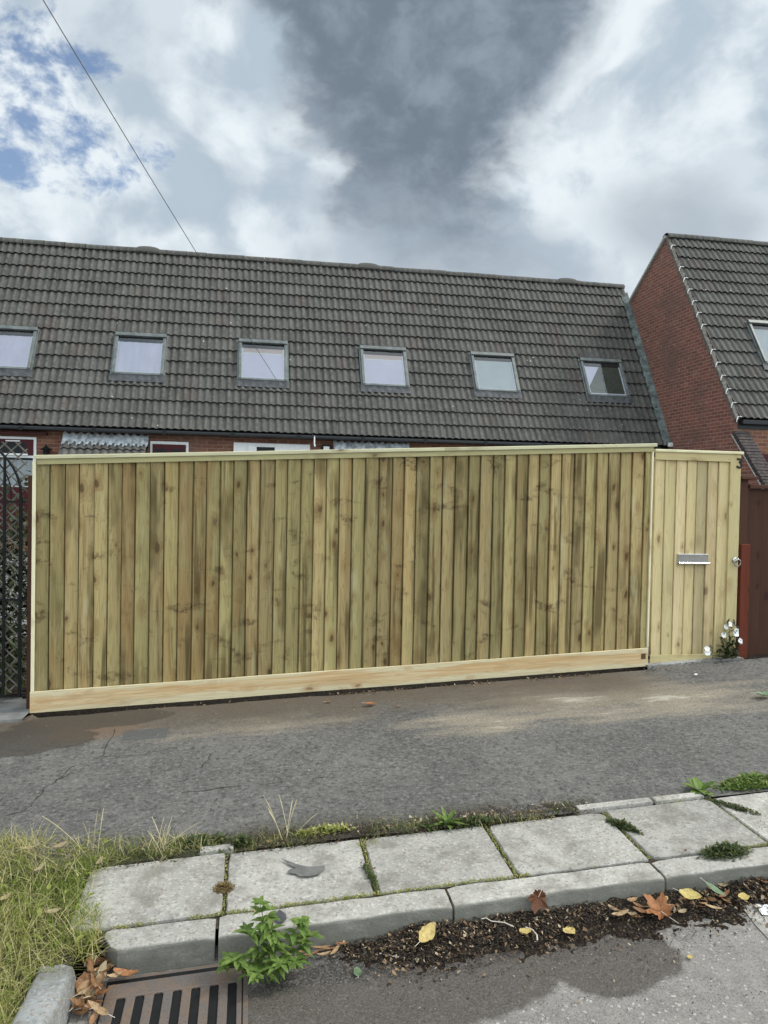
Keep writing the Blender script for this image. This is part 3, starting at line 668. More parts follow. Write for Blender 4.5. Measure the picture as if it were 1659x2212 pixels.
# ------------------------------------------------------------------ drain grate
t = thing('drain_grate', 'rusty cast iron drain grate with eight slots in the gutter', 'drain', (-0.23, 2.52, pave(-0.23, 2.52) + ROADH))
gz = lambda x, y: pave(x, y) + ROADH
G0, G1, H0, H1 = -0.475, -0.003, 2.29, 2.745
sc_ = [-0.036 - 0.0635 * k for k in range(7)]
mb = MB(); T = 0.009
xs_ = [G1]
for c in sc_: xs_ += [c + 0.0155, c - 0.0155]
xs_.append(G0); S0, S1 = 2.345, 2.672
def gbox(x0, x1, y0, y1):
    x0, x1 = min(x0, x1), max(x0, x1)
    mb.hexa([(x, y, gz(x, y) + dz) for dz in (-0.045, T) for x, y in ((x0, y0), (x1, y0), (x1, y1), (x0, y1))])
for i in range(0, len(xs_) - 1, 2): gbox(xs_[i + 1], xs_[i], S0, S1)     # bars
gbox(G0, G1, S1, H1); gbox(G0, G1, H0, S0)                                # solid ends
for c in sc_:                                                             # rounded slot ends
    for yy0, sg in ((S1, -1), (S0, 1)):
        for sx_ in (-1, 1):
            pts = [(c + sx_ * 0.0155, yy0)] + [(c + sx_ * 0.0155 * cos(a), yy0 + sg * 0.0155 * (1 - sin(a))) for a in [pi / 2 * k / 5 for k in range(6)]]
            if sx_ * sg > 0: pts.reverse()
            mb.face([(x, y, gz(x, y) + T - 0.0004) for x, y in pts])
mb.build('grating', M_GRATE, t, bevel=0.003)
mb = MB()
for a in ((G0 - .03, G0 - .006, H0 - .03, H1 + .03), (G1 + .004, G1 + .022, H0 - .03, H1 + .03), (G0 - .006, G1 + .004, H1 + .026, H1 + .04), (G0 - .006, G1 + .004, H0 - .03, H0 - .006)):
    mb.hexa([(x, y, gz(x, y) + dz) for dz in (-0.05, 0.005) for x, y in ((a[0], a[2]), (a[1], a[2]), (a[1], a[3]), (a[0], a[3]))])
mb.build('frame', M_GRATE, t, bevel=0.002)
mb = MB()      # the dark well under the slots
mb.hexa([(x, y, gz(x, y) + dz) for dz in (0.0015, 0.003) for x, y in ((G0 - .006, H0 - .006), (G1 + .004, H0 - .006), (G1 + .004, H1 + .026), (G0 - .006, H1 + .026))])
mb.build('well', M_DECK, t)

# ------------------------------------------------------------------ timber fence
FY = 5.66; FX0, FX1 = -1.524, 3.256; FS = 0.0487
fz = lambda x, h: (-1.609 + CAMZ) + FS * (x - FX0) + h + 0.004
def wuv(along):                                           # uv in metres, along = 'x' or 'z'
    return (lambda p: (p[2], p[0])) if along == 'x' else (lambda p: (p[0], p[2]))
fence = thing('timber_fence', 'new pale green timber fence of upright overlapping boards with capping rail', 'fence', (0.87, FY, fz(0.87, 0)))
def featherboards(name, x0, x1, pitch, zlo, zhi, y, mat, parent, dark=(), dep=0.022, groove=0.0095):
    mb = MB(); x = x0; k = 0
    while x < x1 - 0.02:
        w = pitch * ru(0.93, 1.07); xr = min(x + w, x1); xo = min(xr + 0.02, x1)
        if xr >= x1 - 1e-6: xo = x1
        if x1 - xr < 0.03: xr = xo = x1
        lean = ru(-.004, .004); yo = ru(-.0025, .0025)
        c = (R_(), R_(), R_() * 0.9, 1)
        if k in dark: c = (0.15 + 0.2 * R_(), R_(), 1.0, 1)
        yf0 = y - dep - 0.004 + yo; ye = yf0 + dep * 0.62; yd = max(y + 0.003, ye + 0.004); last = xr >= x1 - 1e-6
        a0, a1 = zlo(x), zlo(xo); b0, b1 = zhi(x), zhi(xo)
        cup = ru(-0.0005, 0.0022); uo = R_() * 3; gv = groove * ru(.55, 1.25)
        uvf = lambda p: (p[0] + uo, p[2] + uo * 2)
        xg = xo if last else xr - gv; xm = (x + xg) / 2
        ring = lambda z0, z1, l: [(x + l, yf0 + 0.003, z0), (x + l + 0.003, yf0, z0), (xm + l, (yf0 + ye) / 2 - cup, (z0 + z1) / 2), (xg - .001 + l, ye, z1), (xg + l, ye + .0015 if last else yd, z1), (xo + l, yd, z1), (xo + l, y + 0.010, z1), (x + l, y + 0.010, z0)]
        N = 8; rings = []
        for j in range(N + 1):
            f = j / N; warp = 0.0025 * fbm(k * 3.3, f * 2.2)
            za, zb = a0 + (b0 - a0) * f, a1 + (b1 - a1) * f
            rings.append([(px + warp, py, pz) for px, py, pz in ring(za, zb, lean * (f - .5))])
        rings = [r + [r[0]] for r in rings]
        mb.grid(rings, [[uvf(p) for p in r] for r in rings], col=c)
        mb.face([p for p in rings[-1][:-1]], [uvf(p) for p in rings[-1][:-1]], c)
        x = xr; k += 1
    o = mb.build(name, mat, parent)
    return o
featherboards('board_panel', FX0 + 0.026, FX1 - 0.004, 0.1005, lambda x: fz(x, 0.135), lambda x: fz(x, 1.775), FY, M_BOARD, fence, dark=(10, 11, 26))
def rail(name, x0, x1, h0, h1, y0, y1, mat, parent, bev=0.003, zf=fz, seg=1):
    mb = MB(); c = rc(); n = 12; uo = R_() * 9 if name != 'gravel_board' else 0.0
    P = []
    for i in range(n + 1):
        x = x0 + (x1 - x0) * i / n; wv = 0.002 * fbm(x * 1.3, h0 * 9)
        r = [(x, y0, zf(x, h0) + wv), (x, y0, zf(x, h1) + wv), (x, y1, zf(x, h1) + wv), (x, y1, zf(x, h0) + wv)]; P.append(r + [r[0]])
    def uvx(p): return (p[2] - FS * p[0] + p[1] + uo, p[0] + uo)
    mb.grid(P, [[uvx(p) for p in r] for r in P], col=c)
    mb.face(P[0][:4], [uvx(p) for p in P[0][:4]], c); mb.face(list(reversed(P[-1][:4])), [uvx(p) for p in reversed(P[-1][:4])], c)
    return mb.build(name, mat, parent, bevel=bev)
rail('gravel_board', FX0, FX1, 0.0, 0.151, FY - 0.045, FY - 0.030, M_GRAVEL, fence)
rail('trim_rail', FX0 + 0.03, FX1 + 0.006, 1.772, 1.812, FY - 0.036, FY - 0.028, M_TRIM, fence)
rail('capping_rail', FX0 + 0.012, 1.493, 1.812, 1.838, FY - 0.048, FY + 0.045, M_CAP, fence, 0.005)
rail('capping_rail', 1.496, FX1 + 0.028, 1.812, 1.838, FY - 0.050, FY + 0.043, M_CAP, fence, 0.005)
mb = MB(); mb.slab(FX0 + 0.001, FX0 + 0.0245, FY - 0.036, FY + 0.02, fz(0, .152), fz(0, 1.80), FS, uvf=lambda p: (p[0] + p[1], p[2])); mb.build('edge_strip', M_EDGE, fence, bevel=0.002)
mb = MB(); mb.slab(FX1 - 0.003, FX1 + 0.012, FY - 0.030, FY + 0.03, fz(0, .152), fz(0, 1.77), FS, uvf=lambda p: (p[0] + p[1], p[2])); mb.build('edge_strip', M_EDGE, fence, bevel=0.002)
mb = MB(); mb.box(FX1 - 0.095, FX1 - 0.002, FY + 0.012, FY + 0.085, pave(FX1, FY) - 0.14, fz(FX1, 0.6), uvf=lambda p: (p[0] + p[1], p[2])); mb.build('post', M_DARKWOOD, fence)
mb = MB()                                                                 # end-grain plug in the gravel board
mb.slab(FX1 - 0.062, FX1 - 0.022, FY - 0.0465, FY - 0.0445, fz(0, .062), fz(0, .108), FS); mb.build('knot_block', M_DARKWOOD, fence)

# ------------------------------------------------------------------ gate
GY_ = 5.70; k_ = GY_ / 5.66
def gX(x): return x * k_
def gZ(zr): return CAMZ + zr * k_
gate = thing('timber_gate', 'pale boarded timber gate with chrome letter plate and number 3', 'gate', (gX(3.68), GY_, gZ(-1.35)))
gx0, gx1 = gX(3.279), gX(4.066)
featherboards('board_panel', gx0 + 0.012, gX(3.985), 0.0985, lambda x: gZ(-1.29), lambda x: gZ(0.36), GY_, M_GATE, gate, dep=0.017, groove=0.0042)
gzf = lambda x, h: h
def gpiece(name, x0, x1, z0, z1, y0, y1, mat, along, bev=0.003):
    mb = MB(); uo = R_() * 9
    mb.box(x0, x1, y0, y1, z0, z1, col=(0.5 + 0.4 * R_(), R_(), 0.3 * R_(), 1), uvf=(lambda p: (p[2] + p[1] + uo, p[0] + uo)) if along == 'x' else (lambda p: (p[0] + p[1] + uo, p[2] + uo)))
    return mb.build(name, mat, gate, bevel=bev)
gpiece('top_rail', gx0, gX(3.968), gZ(0.334), gZ(0.399), GY_ - 0.036, GY_ - 0.0275, M_GATE, 'x')
gpiece('bottom_rail', gx0, gX(3.975), gZ(-1.352), gZ(-1.283), GY_ - 0.036, GY_ - 0.0275, M_GATE, 'x')
gpiece('stile', gX(3.968), gx1, gZ(-1.352), gZ(0.399), GY_ - 0.034, GY_ - 0.004, M_GATE, 'z')
gpiece('capping_rail', gx0 - 0.006, gX(4.083), gZ(0.399), gZ(0.422), GY_ - 0.048, GY_ + 0.04, M_CAP, 'x', 0.005)
# letter plate
lx0, lx1, lz0, lz1 = gX(3.507), gX(3.785), gZ(-0.532), gZ(-0.441)
mb = MB(); mb.box(lx0, lx1, GY_ - 0.036, GY_ - 0.008, lz0, lz1); lp = mb.build('letter_plate', M_CHROME, gate, bevel=0.003)
mb = MB()
pr = [(lz0 + 0.024, GY_ - 0.038), (lz0 + 0.021, GY_ - 0.052), (lz0 + 0.012, GY_ - 0.058), (lz0 + 0.004, GY_ - 0.052), (lz0 + 0.001, GY_ - 0.0365)]
mb.grid([[(lx0 + 0.002, y, z) for z, y in pr], [(lx1 + 0.003, y, z) for z, y in pr]]); mb.build('pull_lip', M_CHROME, lp, smooth=True)
mb = MB(); mb.box(lx0 + 0.004, lx1 - 0.004, GY_ - 0.0385, GY_ - 0.0365, lz0 + 0.026, lz1 - 0.004); mb.build('flap', M_CHROME, lp, bevel=0.001)
# ring handle
rx, rz = gX(4.031), gZ(-0.492)
mb = MB()
for k in range(16):
    a0, a1 = 2 * pi * k / 16, 2 * pi * (k + 1) / 16
    for (ra, ya), (rb, yb) in (((0.024, -.005), (0.024, -.012)), ((0.024, -.012), (0.016, -.018)), ((0.016, -.018), (0.010, -.030)), ((0.010, -.030), (0.0, -.033))):
        mb.face([(rx + ra * cos(a0), GY_ - 0.034 + ya, rz + ra * sin(a0)), (rx + ra * cos(a1), GY_ - 0.034 + ya, rz + ra * sin(a1)), (rx + rb * cos(a1), GY_ - 0.034 + yb, rz + rb * sin(a1)), (rx + rb * cos(a0), GY_ - 0.034 + yb, rz + rb * sin(a0))])
rh = mb.build('ring_handle', M_CHROME, gate, smooth=True)
mb = MB(); mb.tube([(rx + 0.006 + 0.031 * cos(a), GY_ - 0.060 - 0.010 * (1 + sin(a)) * 0.5, rz - 0.021 + 0.031 * sin(a)) for a in [2 * pi * k / 24 for k in range(24)]], 0.0045, 8, closed=True)
mb.build('ring', M_CHROME, rh, smooth=True)
# the number 3: flat top, diagonal, round bowl
def stroke(pts, w, y0, y1):
    mb = MB(); P = []
    for i, p in enumerate(pts):
        t = Vector(pts[min(i + 1, len(pts) - 1)]) - Vector(pts[max(i - 1, 0)]); t.normalize(); nn = Vector((-t.y, t.x)) * w
        a, b = Vector(p) + nn, Vector(p) - nn
        r = [(a.x, y0, a.y), (b.x, y0, b.y), (b.x, y1, b.y), (a.x, y1, a.y)]; P.append(r + [r[0]])
    mb.grid(P); mb.face(list(reversed(P[0][:4]))); mb.face(P[-1][:4]); return mb
nx, nz, nw, nh = gX(4.024), gZ(0.283), 0.050, 0.082
num = [(0.02, 0.96), (0.25, 0.93), (0.55, 0.93), (0.86, 0.93), (0.66, 0.72), (0.50, 0.58), (0.62, 0.57), (0.80, 0.48), (0.88, 0.33), (0.80, 0.16), (0.60, 0.06), (0.36, 0.06), (0.14, 0.13), (0.04, 0.24)]
mb = stroke([(nx + u * nw, nz + v * nh) for u, v in num], 0.0080, GY_ - 0.040, GY_ - 0.0345)
mb.build('house_number', M_BLACK, gate)
# concrete threshold under the gate
def lumpy(name, label, cat, x0, x1, y0, y1, z0, z1, mat, amp=0.008, group=None):
    mb = MB(); n = 22; P = []
    for j in range(7):
        y = y0 + (y1 - y0) * j / 6
        P.append([(x0 + (x1 - x0) * i / n, y + amp * fbm(i * .7, j), (z1 if 0 < j < 6 else z0) + GX * (x0 + (x1 - x0) * i / n) + amp * fbm(i * 0.9, j * 1.7)) for i in range(n + 1)])
    P[1] = [(p[0], P[0][k][1] + 0.006, p[2]) for k, p in enumerate(P[1])]
    mb.grid(P); o = mb.build(name, mat)
    return tag(o, label, cat, group)
lumpy('threshold_stone', 'cracked concrete threshold under the pale boarded gate', 'doorstep', 3.24, 4.12, 5.585, 5.80, 0.10, 0.262, M_KERBR)
lumpy('doorstep', 'grey concrete step under the black iron gate', 'doorstep', -3.0, -1.527, 5.45, 6.2, 0.10, 0.262, M_PATH, 0.004)

# ------------------------------------------------------------------ posts and the brown fence at the right
t = thing('gate_post', 'reddish brown square gate post right of the pale gate', 'post', (4.14, 5.72, pave(4.14, 5.7)))
uvz = lambda p: (p[0] + p[1], p[2])
mb = MB(); mb.box(4.118, 4.195, 5.70, 5.78, pave(4.15, 5.7) - 0.1, CAMZ + 0.19, uvf=uvz, col=(.6, .5, .4, 1)); mb.build('shaft', M_REDWOOD, t, bevel=0.003)
mb = MB(); mb.box(4.108, 4.265, 5.665, 5.81, CAMZ + 0.192, CAMZ + 0.220, uvf=uvz, col=(1, .5, .4, 1)); mb.build('post_cap', M_REDWOOD, t, bevel=0.004)
mb = MB(); mb.box(4.116, 4.20, 5.655, 5.699, pave(4.15, 5.7) - 0.02, CAMZ - 0.36, uvf=uvz, col=(1, .7, .9, 1)); mb.build('cover_strip', M_REDPOST, t, bevel=0.004)
t = thing('brown_fence', 'dark brown stained timber fence at the right edge', 'fence', (5.2, 5.76, pave(5.2, 5.76)))
mb = MB()
for k in range(12):
    x = 4.215 + k * 0.15; mb.box(x, x + 0.149, 5.735, 5.755 + 0.001 * (k % 2), pave(x, 5.74) - 0.015, CAMZ + 0.115, uvf=uvz, col=(.35 + .12 * R_(), .5, .3, 1))
mb.build('board_panel', M_REDWOOD, t)
mb = MB(); mb.box(4.196, 4.213, 5.71, 5.77, pave(4.2, 5.7) - 0.02, CAMZ + 0.118, uvf=uvz, col=(.3, .5, .2, 1)); mb.build('frame', M_REDWOOD, t)
mb = MB(); mb.box(4.205, 6.05, 5.69, 5.80, CAMZ + 0.1185, CAMZ + 0.150, uvf=lambda p: (p[2] + p[1], p[0]), col=(.9, .5, .3, 1)); mb.build('capping_rail', M_REDWOOD, t, bevel=0.004)
mb = MB(); mb.box(-1.572, -1.532, 5.70, 5.76, pave(-1.5, 5.7) - 0.06, CAMZ + 0.09, uvf=uvz, col=(.8, .5, .4, 1))
tag(mb.build('fence_post', M_REDWOOD, bevel=0.003), 'thin dark red post at the left end of the pale fence', 'post')

# ------------------------------------------------------------------ black iron gate with trellis
t = thing('iron_gate', 'black arched iron gate with bleached diagonal trellis', 'gate', (-2.14, 5.76, pave(-2.14, 5.7)))
IY = 5.75; ib = CAMZ - 1.522
mb = MB()
def ibar(x, z0, z1, r=0.010): mb.box(x - r, x + r, IY - r, IY + r, z0, z1)
ibar(-1.632, ib, CAMZ - 0.06); ibar(-2.64, ib, CAMZ - 0.06)
for zb in (ib + 0.006, CAMZ - 0.811, CAMZ - 0.10): mb.box(-2.648, -1.60, IY - 0.0075, IY + 0.0075, zb - 0.007, zb + 0.007)
mb.tube([(-2.136 - 0.504 * cos(a), IY, CAMZ - 0.06 + 0.46 * sin(a)) for a in [pi * k / 20 for k in range(21)]], 0.009, 6)
mb.tube([(-2.136 - 0.44 * cos(a), IY, CAMZ - 0.06 + 0.40 * sin(a)) for a in [pi * k / 20 for k in range(21)]], 0.005, 6)
mb.build('frame', M_IRON, t)
for k in range(8):
    mb = MB(); xb = -1.742 - 0.112 * k; top = CAMZ - 0.06 + 0.46 * sqrt(max(0, 1 - ((xb + 2.136) / 0.504) ** 2))
    ibar(xb, ib, top, 0.008); mb.build('bar', M_IRON, t)
mb = MB(); mb.tube([(-1.61, IY, ib + 0.05), (-1.575, IY, ib + 0.05)], 0.016, 8); mb.tube([(-1.61, IY, ib + 0.005), (-1.572, IY, ib + 0.005)], 0.018, 8); mb.build('hinge', M_IRON, t)
mb = MB(); LY = IY + 0.022
x_l, x_r, z_b, z_t = -2.64, -1.60, ib + 0.03, CAMZ + 0.33
for sgn in (1, -1):
    for k in range(-14, 36):
        z0 = z_b + k * 0.092; pts = []
        # a slat from the left edge to the right edge at 45 degrees, clipped to the gate
        xa, za = x_l, z0; xb_, zb_ = x_r, z0 + (x_r - x_l)
        lo = max(za, z_b); hi = min(zb_, z_t)
        if hi - lo < 0.05: continue
        xa2, xb2 = x_l + (lo - z0), x_l + (hi - z0)
        if sgn < 0: xa2, xb2 = x_l + x_r - xa2, x_l + x_r - xb2
        yo = 0.006 * sgn; w = 0.0068
        mb.hexa([(xa2 - w, LY + yo - .003, lo), (xa2 + w, LY + yo - .003, lo), (xa2 + w, LY + yo + .003, lo), (xa2 - w, LY + yo + .003, lo),
                 (xb2 - w, LY + yo - .003, hi), (xb2 + w, LY + yo - .003, hi), (xb2 + w, LY + yo + .003, hi), (xb2 - w, LY + yo + .003, hi)])
mb.build('trellis', M_TRELLIS, t)

# ------------------------------------------------------------------ foliage builders
def leaf_geo(mb, base, dirv, L, Wd, droop=0.3, fold=0.25, col=None, n=4, m=0):
    """a pointed leaf: two rows of quads folded on the midrib"""
    dirv = dirv.normalized(); side = dirv.cross(Vector((0, 0, 1)))
    if side.length < 1e-3: side = Vector((1, 0, 0))
    side.normalize(); upv = side.cross(dirv).normalized(); P = []
    for k in range(n + 1):
        f = k / n; w = Wd * (sin(pi * min(1, 0.08 + f * 0.92)) ** 0.8) * (1 - 0.25 * f)
        c = base + dirv * (L * f) + upv * (-droop * L * f * f)
        P.append([c - side * w + upv * (fold * w), c, c + side * w + upv * (fold * w)])
    mb.grid(P, col=col or rc(), m=m)
def blade(mb, base, dirv, L, w, bend, col, n=3, m=0):
    side = Vector((-dirv.y, dirv.x, 0)); side = side.normalized() if side.length > 1e-4 else Vector((1, 0, 0))
    a = R_() * pi; side = side * cos(a) + Vector((dirv.x, dirv.y, 0)).normalized() * sin(a) * 0.7 if dirv.xy.length > 1e-4 else side
    h = Vector((dirv.x, dirv.y, 0)); P = []
    for k in range(n + 1):
        f = k / n; c = base + dirv * (L * f) + h * (bend * L * f * f) - Vector((0, 0, bend * 0.55 * L * f * f))
        ww = w * (1 - f * 0.92); P.append([c - side * ww, c + side * ww])
    mb.grid(P, col=col, m=m)
def rdir(tilt):
    a = R_() * 2 * pi; return Vector((sin(tilt) * cos(a), sin(tilt) * sin(a), cos(tilt)))

# ------------------------------------------------------------------ grass verge
def inside(x, y, poly):
    r = False; j = len(poly) - 1
    for i in range(len(poly)):
        xi, yi = poly[i]; xj, yj = poly[j]
        if (yi > y) != (yj > y) and x < (xj - xi) * (y - yi) / (yj - yi) + xi: r = not r
        j = i
    return r
VERGE = [(-0.515, 2.76), (-0.53, 2.98), (-0.60, 3.12), (-0.645, 3.30), (-0.50, 3.43), (-0.12, 3.44), (-0.18, 3.56), (-0.78, 3.66), (-1.14, 3.75), (-2.6, 3.95), (-2.6, 1.6), (-0.71, 1.6), (-0.70, 2.62), (-0.60, 2.76)]
mb = MB(); cnt = 0
while cnt < 17000:
    x = ru(-1.75, -0.1); y = ru(2.0, 3.95)
    if y < 2.35 and x < -1.1: continue
    if not inside(x, y, VERGE): continue
    dens = 0.5 + fbm(x * 3.1, y * 3.1, 4.0)
    nb = 0.35 + 0.5 * dens
    far = y > 3.48 and x > -0.9
    if R_() > nb or (far and R_() > 0.55): continue
    onk = x > -0.72 and y < 2.75
    z = pave(x, y) - 0.01
    dry = fbm(x * 2.3 + 9, y * 2.3) + 0.35 * (R_() - .5)
    c = (min(1, max(0, 0.45 + dry)), 0.99 if R_() < 0.30 + 0.28 * dry else R_() * 0.7, R_(), 1)
    L = ru(0.04, 0.125) * (0.6 if far else 1) * (1.25 if c[1] > .9 else 1)
    blade(mb, Vector((x, y, z)), rdir(ru(0.1, 1.05)), L, ru(0.0014, 0.0031), ru(0.1, 0.9), c); cnt += 1
for k in range(420):                                       # long straw lying about
    x = ru(-1.6, -0.55); y = ru(2.3, 3.6)
    if not inside(x, y, VERGE): continue
    blade(mb, Vector((x, y, pave(x, y) + ru(.01, .05))), rdir(ru(1.1, 1.5)), ru(.08, .2), ru(.0010, .0018), ru(-.2, .4), (1, .99, R_(), 1), 4)
for k in range(160):                                       # small broad leaves among the grass
    x = ru(-1.5, -0.2); y = ru(2.6, 3.65)
    if not inside(x, y, VERGE): continue
    leaf_geo(mb, Vector((x, y, pave(x, y) + ru(.0, .04))), rdir(ru(.6, 1.4)), ru(.02, .045), ru(.006, .012), col=(R_() * .5, 0.2, R_(), 1))
tag(mb.build('verge_grass', M_GRASS), 'rough dry and green grass of the verge', 'grass', kind='stuff')

# ------------------------------------------------------------------ weeds and tufts
def tuft(px, py, label, n=60, h=0.10, spread=0.05, straws=0, sh=0.25, mat=None, gy=0.0, group='grass tufts along the slabs', name='grass_tuft', dry=0.3, w=0.0016):
    p = at(px, py, 0.0); mb = MB()
    for k in range(n):
        q = p + Vector((random.gauss(0, spread), random.gauss(0, spread * 0.6), -0.004))
        blade(mb, q, rdir(ru(.05, 1.15)), ru(.35, 1) * h, ru(.6, 1.3) * w, ru(.2, 1.0), (R_(), .99 if R_() < dry else R_() * .7, R_(), 1))
    o = mb.build(name, mat or M_GRASS, loc=p)
    tag(o, label, 'grass tuft' if name == 'grass_tuft' else 'weed', group)
    if straws:
        mb = MB()
        for k in range(straws):
            q = p + Vector((random.gauss(0, spread * .4), random.gauss(0, spread * .3), 0)); d0 = rdir(ru(.08, .75)); L = ru(.55, 1.1) * sh
            pts = [q + d0 * (L * f) + Vector((d0.x, d0.y, -0.5)) * (L * .25 * f * f) for f in (0, .25, .5, .75, 1)]
            mb.tube([v - p for v in pts], [.0016, .0014, .0014, .0022, .0012], 4)
        s = mb.build('seed_stalk', M_STRAW); s.parent = o
    return o
tuft(350, 1845, 'grass tuft with pale straw stalks at the left end of the slabs', 90, .11, .06, 9, .22)
tuft(622, 1812, 'grass tuft with tall thin seed stalks behind the slab with the fork-shaped mark', 110, .09, .07, 8, .27)
tuft(205, 1850, 'upright grass tuft with two tall stalks in the verge edge', 60, .09, .05, 4, .30)
tuft(790, 1822, 'green grass tuft growing in the open joint between two slabs', 70, .065, .03)
tuft(830, 1782, 'brownish matted tuft behind the slab joint', 150, .055, .08, dry=.75)
tuft(1145, 1768, 'short green grass tuft left of the edging strip', 80, .07, .04)
tuft(1180, 1775, 'dry pale tuft beside the short green tuft', 70, .05, .045, dry=.9)
tuft(500, 1838, 'low green tuft left of the small edging piece', 70, .05, .05)
tuft(750, 1940, 'small grass sprig in the kerb joint by the leafy weed', 26, .05, .016, dry=.1)
tuft(985, 1910, 'tiny green sprig behind the kerb left of the middle', 18, .035, .014, dry=.1)
tuft(1655, 1790, 'dark grass in the slab joint at the right edge', 60, .05, .03, mat=M_DKWEED, name='joint_weed')
def mat_clump(px, py, label, rx_, ry_, n, mat, h=0.03, name='weed', cat='weed', lf=(.008, .02), group=None, rot=0.0):
    p = at(px, py, 0.0); mb = MB()
    for k in range(n):
        a = R_() * 2 * pi; r = sqrt(R_()) * ru(.6, 1.05); ux, uy = rx_ * r * cos(a), ry_ * r * sin(a)
        q = Vector((p.x + ux * cos(rot) - uy * sin(rot), p.y + ux * sin(rot) + uy * cos(rot), 0)); q.z = pave(q.x, q.y) + 0.003 + ru(0, h) * (1.05 - r)
        leaf_geo(mb, q, rdir(ru(.3, 1.5)), ru(*lf), ru(*lf) * .32, n=2)
    o = mb.build(name, mat, loc=p); return tag(o, label, cat, group)
for px_, py_, lb_ in ((1345, 1772, 'grass tuft at the head of the dark joint weed'), (1062, 1776, 'short grass tuft at the back corner between the two middle slabs'), (895, 1785, 'thin grass tuft beside the smaller dandelion'),
                      (665, 1808, 'spreading grass tuft right of the tall seed stalks'), (560, 1822, 'low grass tuft left of the tall seed stalks'), (1460, 1735, 'sparse grass tuft behind the short edging piece'), (330, 1990, 'small sprig in the kerb joint of the left slab'), (1290, 1868, 'small sprig in the joint behind the kerb right of middle')):
    tuft(px_, py_, lb_, 60 if py_ < 1860 else 24, .065 if py_ < 1860 else .035, .04 if py_ < 1860 else .016, dry=.35)
mat_clump(482, 1922, 'round clump of dry brown moss on the left slab joint', .048, .048, 420, M_MOSS, .022, 'moss_clump', 'moss', (.006, .016))
mat_clump(1565, 1846, 'dark green creeping weed on the kerb edge at the right', .125, .055, 750, M_DKWEED, .05, lf=(.010, .024))
mat_clump(1348, 1790, 'dark weed filling the slab joint right of the middle', .10, .028, 420, M_DKWEED, .035, lf=(.010, .022), rot=2.1)
mat_clump(1580, 1745, 'mossy weed band in the joint left of the right edge slab', .16, .03, 420, M_DKWEED, .02, lf=(.008, .02), rot=2.2)
mat_clump(1625, 1697, 'low bright green weed patch at the right pavement edge', .23, .07, 900, M_WEED, .06, lf=(.012, .032))
mat_clump(800, 1895, 'sparse creeping weed in the wide slab joint', .12, .016, 160, M_DKWEED, .018, lf=(.008, .02), rot=1.75)
mat_clump(1010, 1782, 'straggling weed among dry leaves behind the middle slab', .20, .04, 330, M_DKWEED, .035, lf=(.012, .03))
mat_clump(520, 1826, 'curled weed beside the small edging piece', .06, .035, 150, M_DKWEED, .045, lf=(.015, .035))
mat_clump(700, 1800, 'matted green weed between the stalky tuft and the joint tuft', .16, .035, 380, M_GRASS, .03, lf=(.012, .03))
mat_clump(430, 1822, 'dark low growth between verge grass and slabs', .16, .05, 380, M_DKWEED, .03, lf=(.012, .03))
# moss lining the joints: a thin irregular green-brown line, one per joint
def joint_moss():
    mb = MB()
    for k in range(3200):
        x = ru(-0.5, 3.2); y = 2.931 + random.gauss(0, .006); 
        if fbm(x * 3.0, 5.5) < -0.05: continue
        q = Vector((x, y, pave(x, y) + ru(-.004, .006))); leaf_geo(mb, q, rdir(ru(.2, 1.5)), ru(.004, .012), ru(.0015, .004), n=2)
    for sx2 in SX[1:7]:
        for k in range(260):
            y = ru(2.94, 3.38); x = sx2 - 0.004 + random.gauss(0, .004); q = Vector((x, y, pave(x, y) + ru(-.008, .003))); leaf_geo(mb, q, rdir(ru(.2, 1.5)), ru(.004, .011), ru(.0015, .0035), n=2)
    tag(mb.build('joint_moss', M_GRASS), 'moss and tiny weeds lining the slab joints', 'moss', kind='stuff')
joint_moss()
def rosette(px, py, label, n, L, Wd, mat, lift=0.5, group=None, name='broadleaf_weed'):
    p = at(px, py, 0.0); mb = MB()
    for k in range(n):
        a = 2 * pi * k / n + ru(-.3, .3); tl = ru(.75, 1.35) if lift < .6 else ru(.3, 1.2)
        dv = Vector((cos(a) * sin(tl), sin(a) * sin(tl), cos(tl)))
        leaf_geo(mb, p + Vector((0, 0, .006)) + dv * (.12 * L), dv, L * ru(.7, 1.1), Wd * ru(.8, 1.15), ru(.2, .55), .2, (R_(), R_() * .6, R_(), 1), 5)
    return tag(mb.build(name, mat, loc=p), label, 'weed', group)
rosette(1512, 1712, 'round-leaved plantain weed at the end of the edging strip', 10, .085, .026, M_WEED)
rosette(965, 1785, 'green dandelion weed with narrow toothed leaves behind the slabs', 14, .085, .012, M_WEED, .7)
rosette(925, 1795, 'smaller dandelion beside the narrow-leaved one', 9, .05, .009, M_DKWEED, .7)
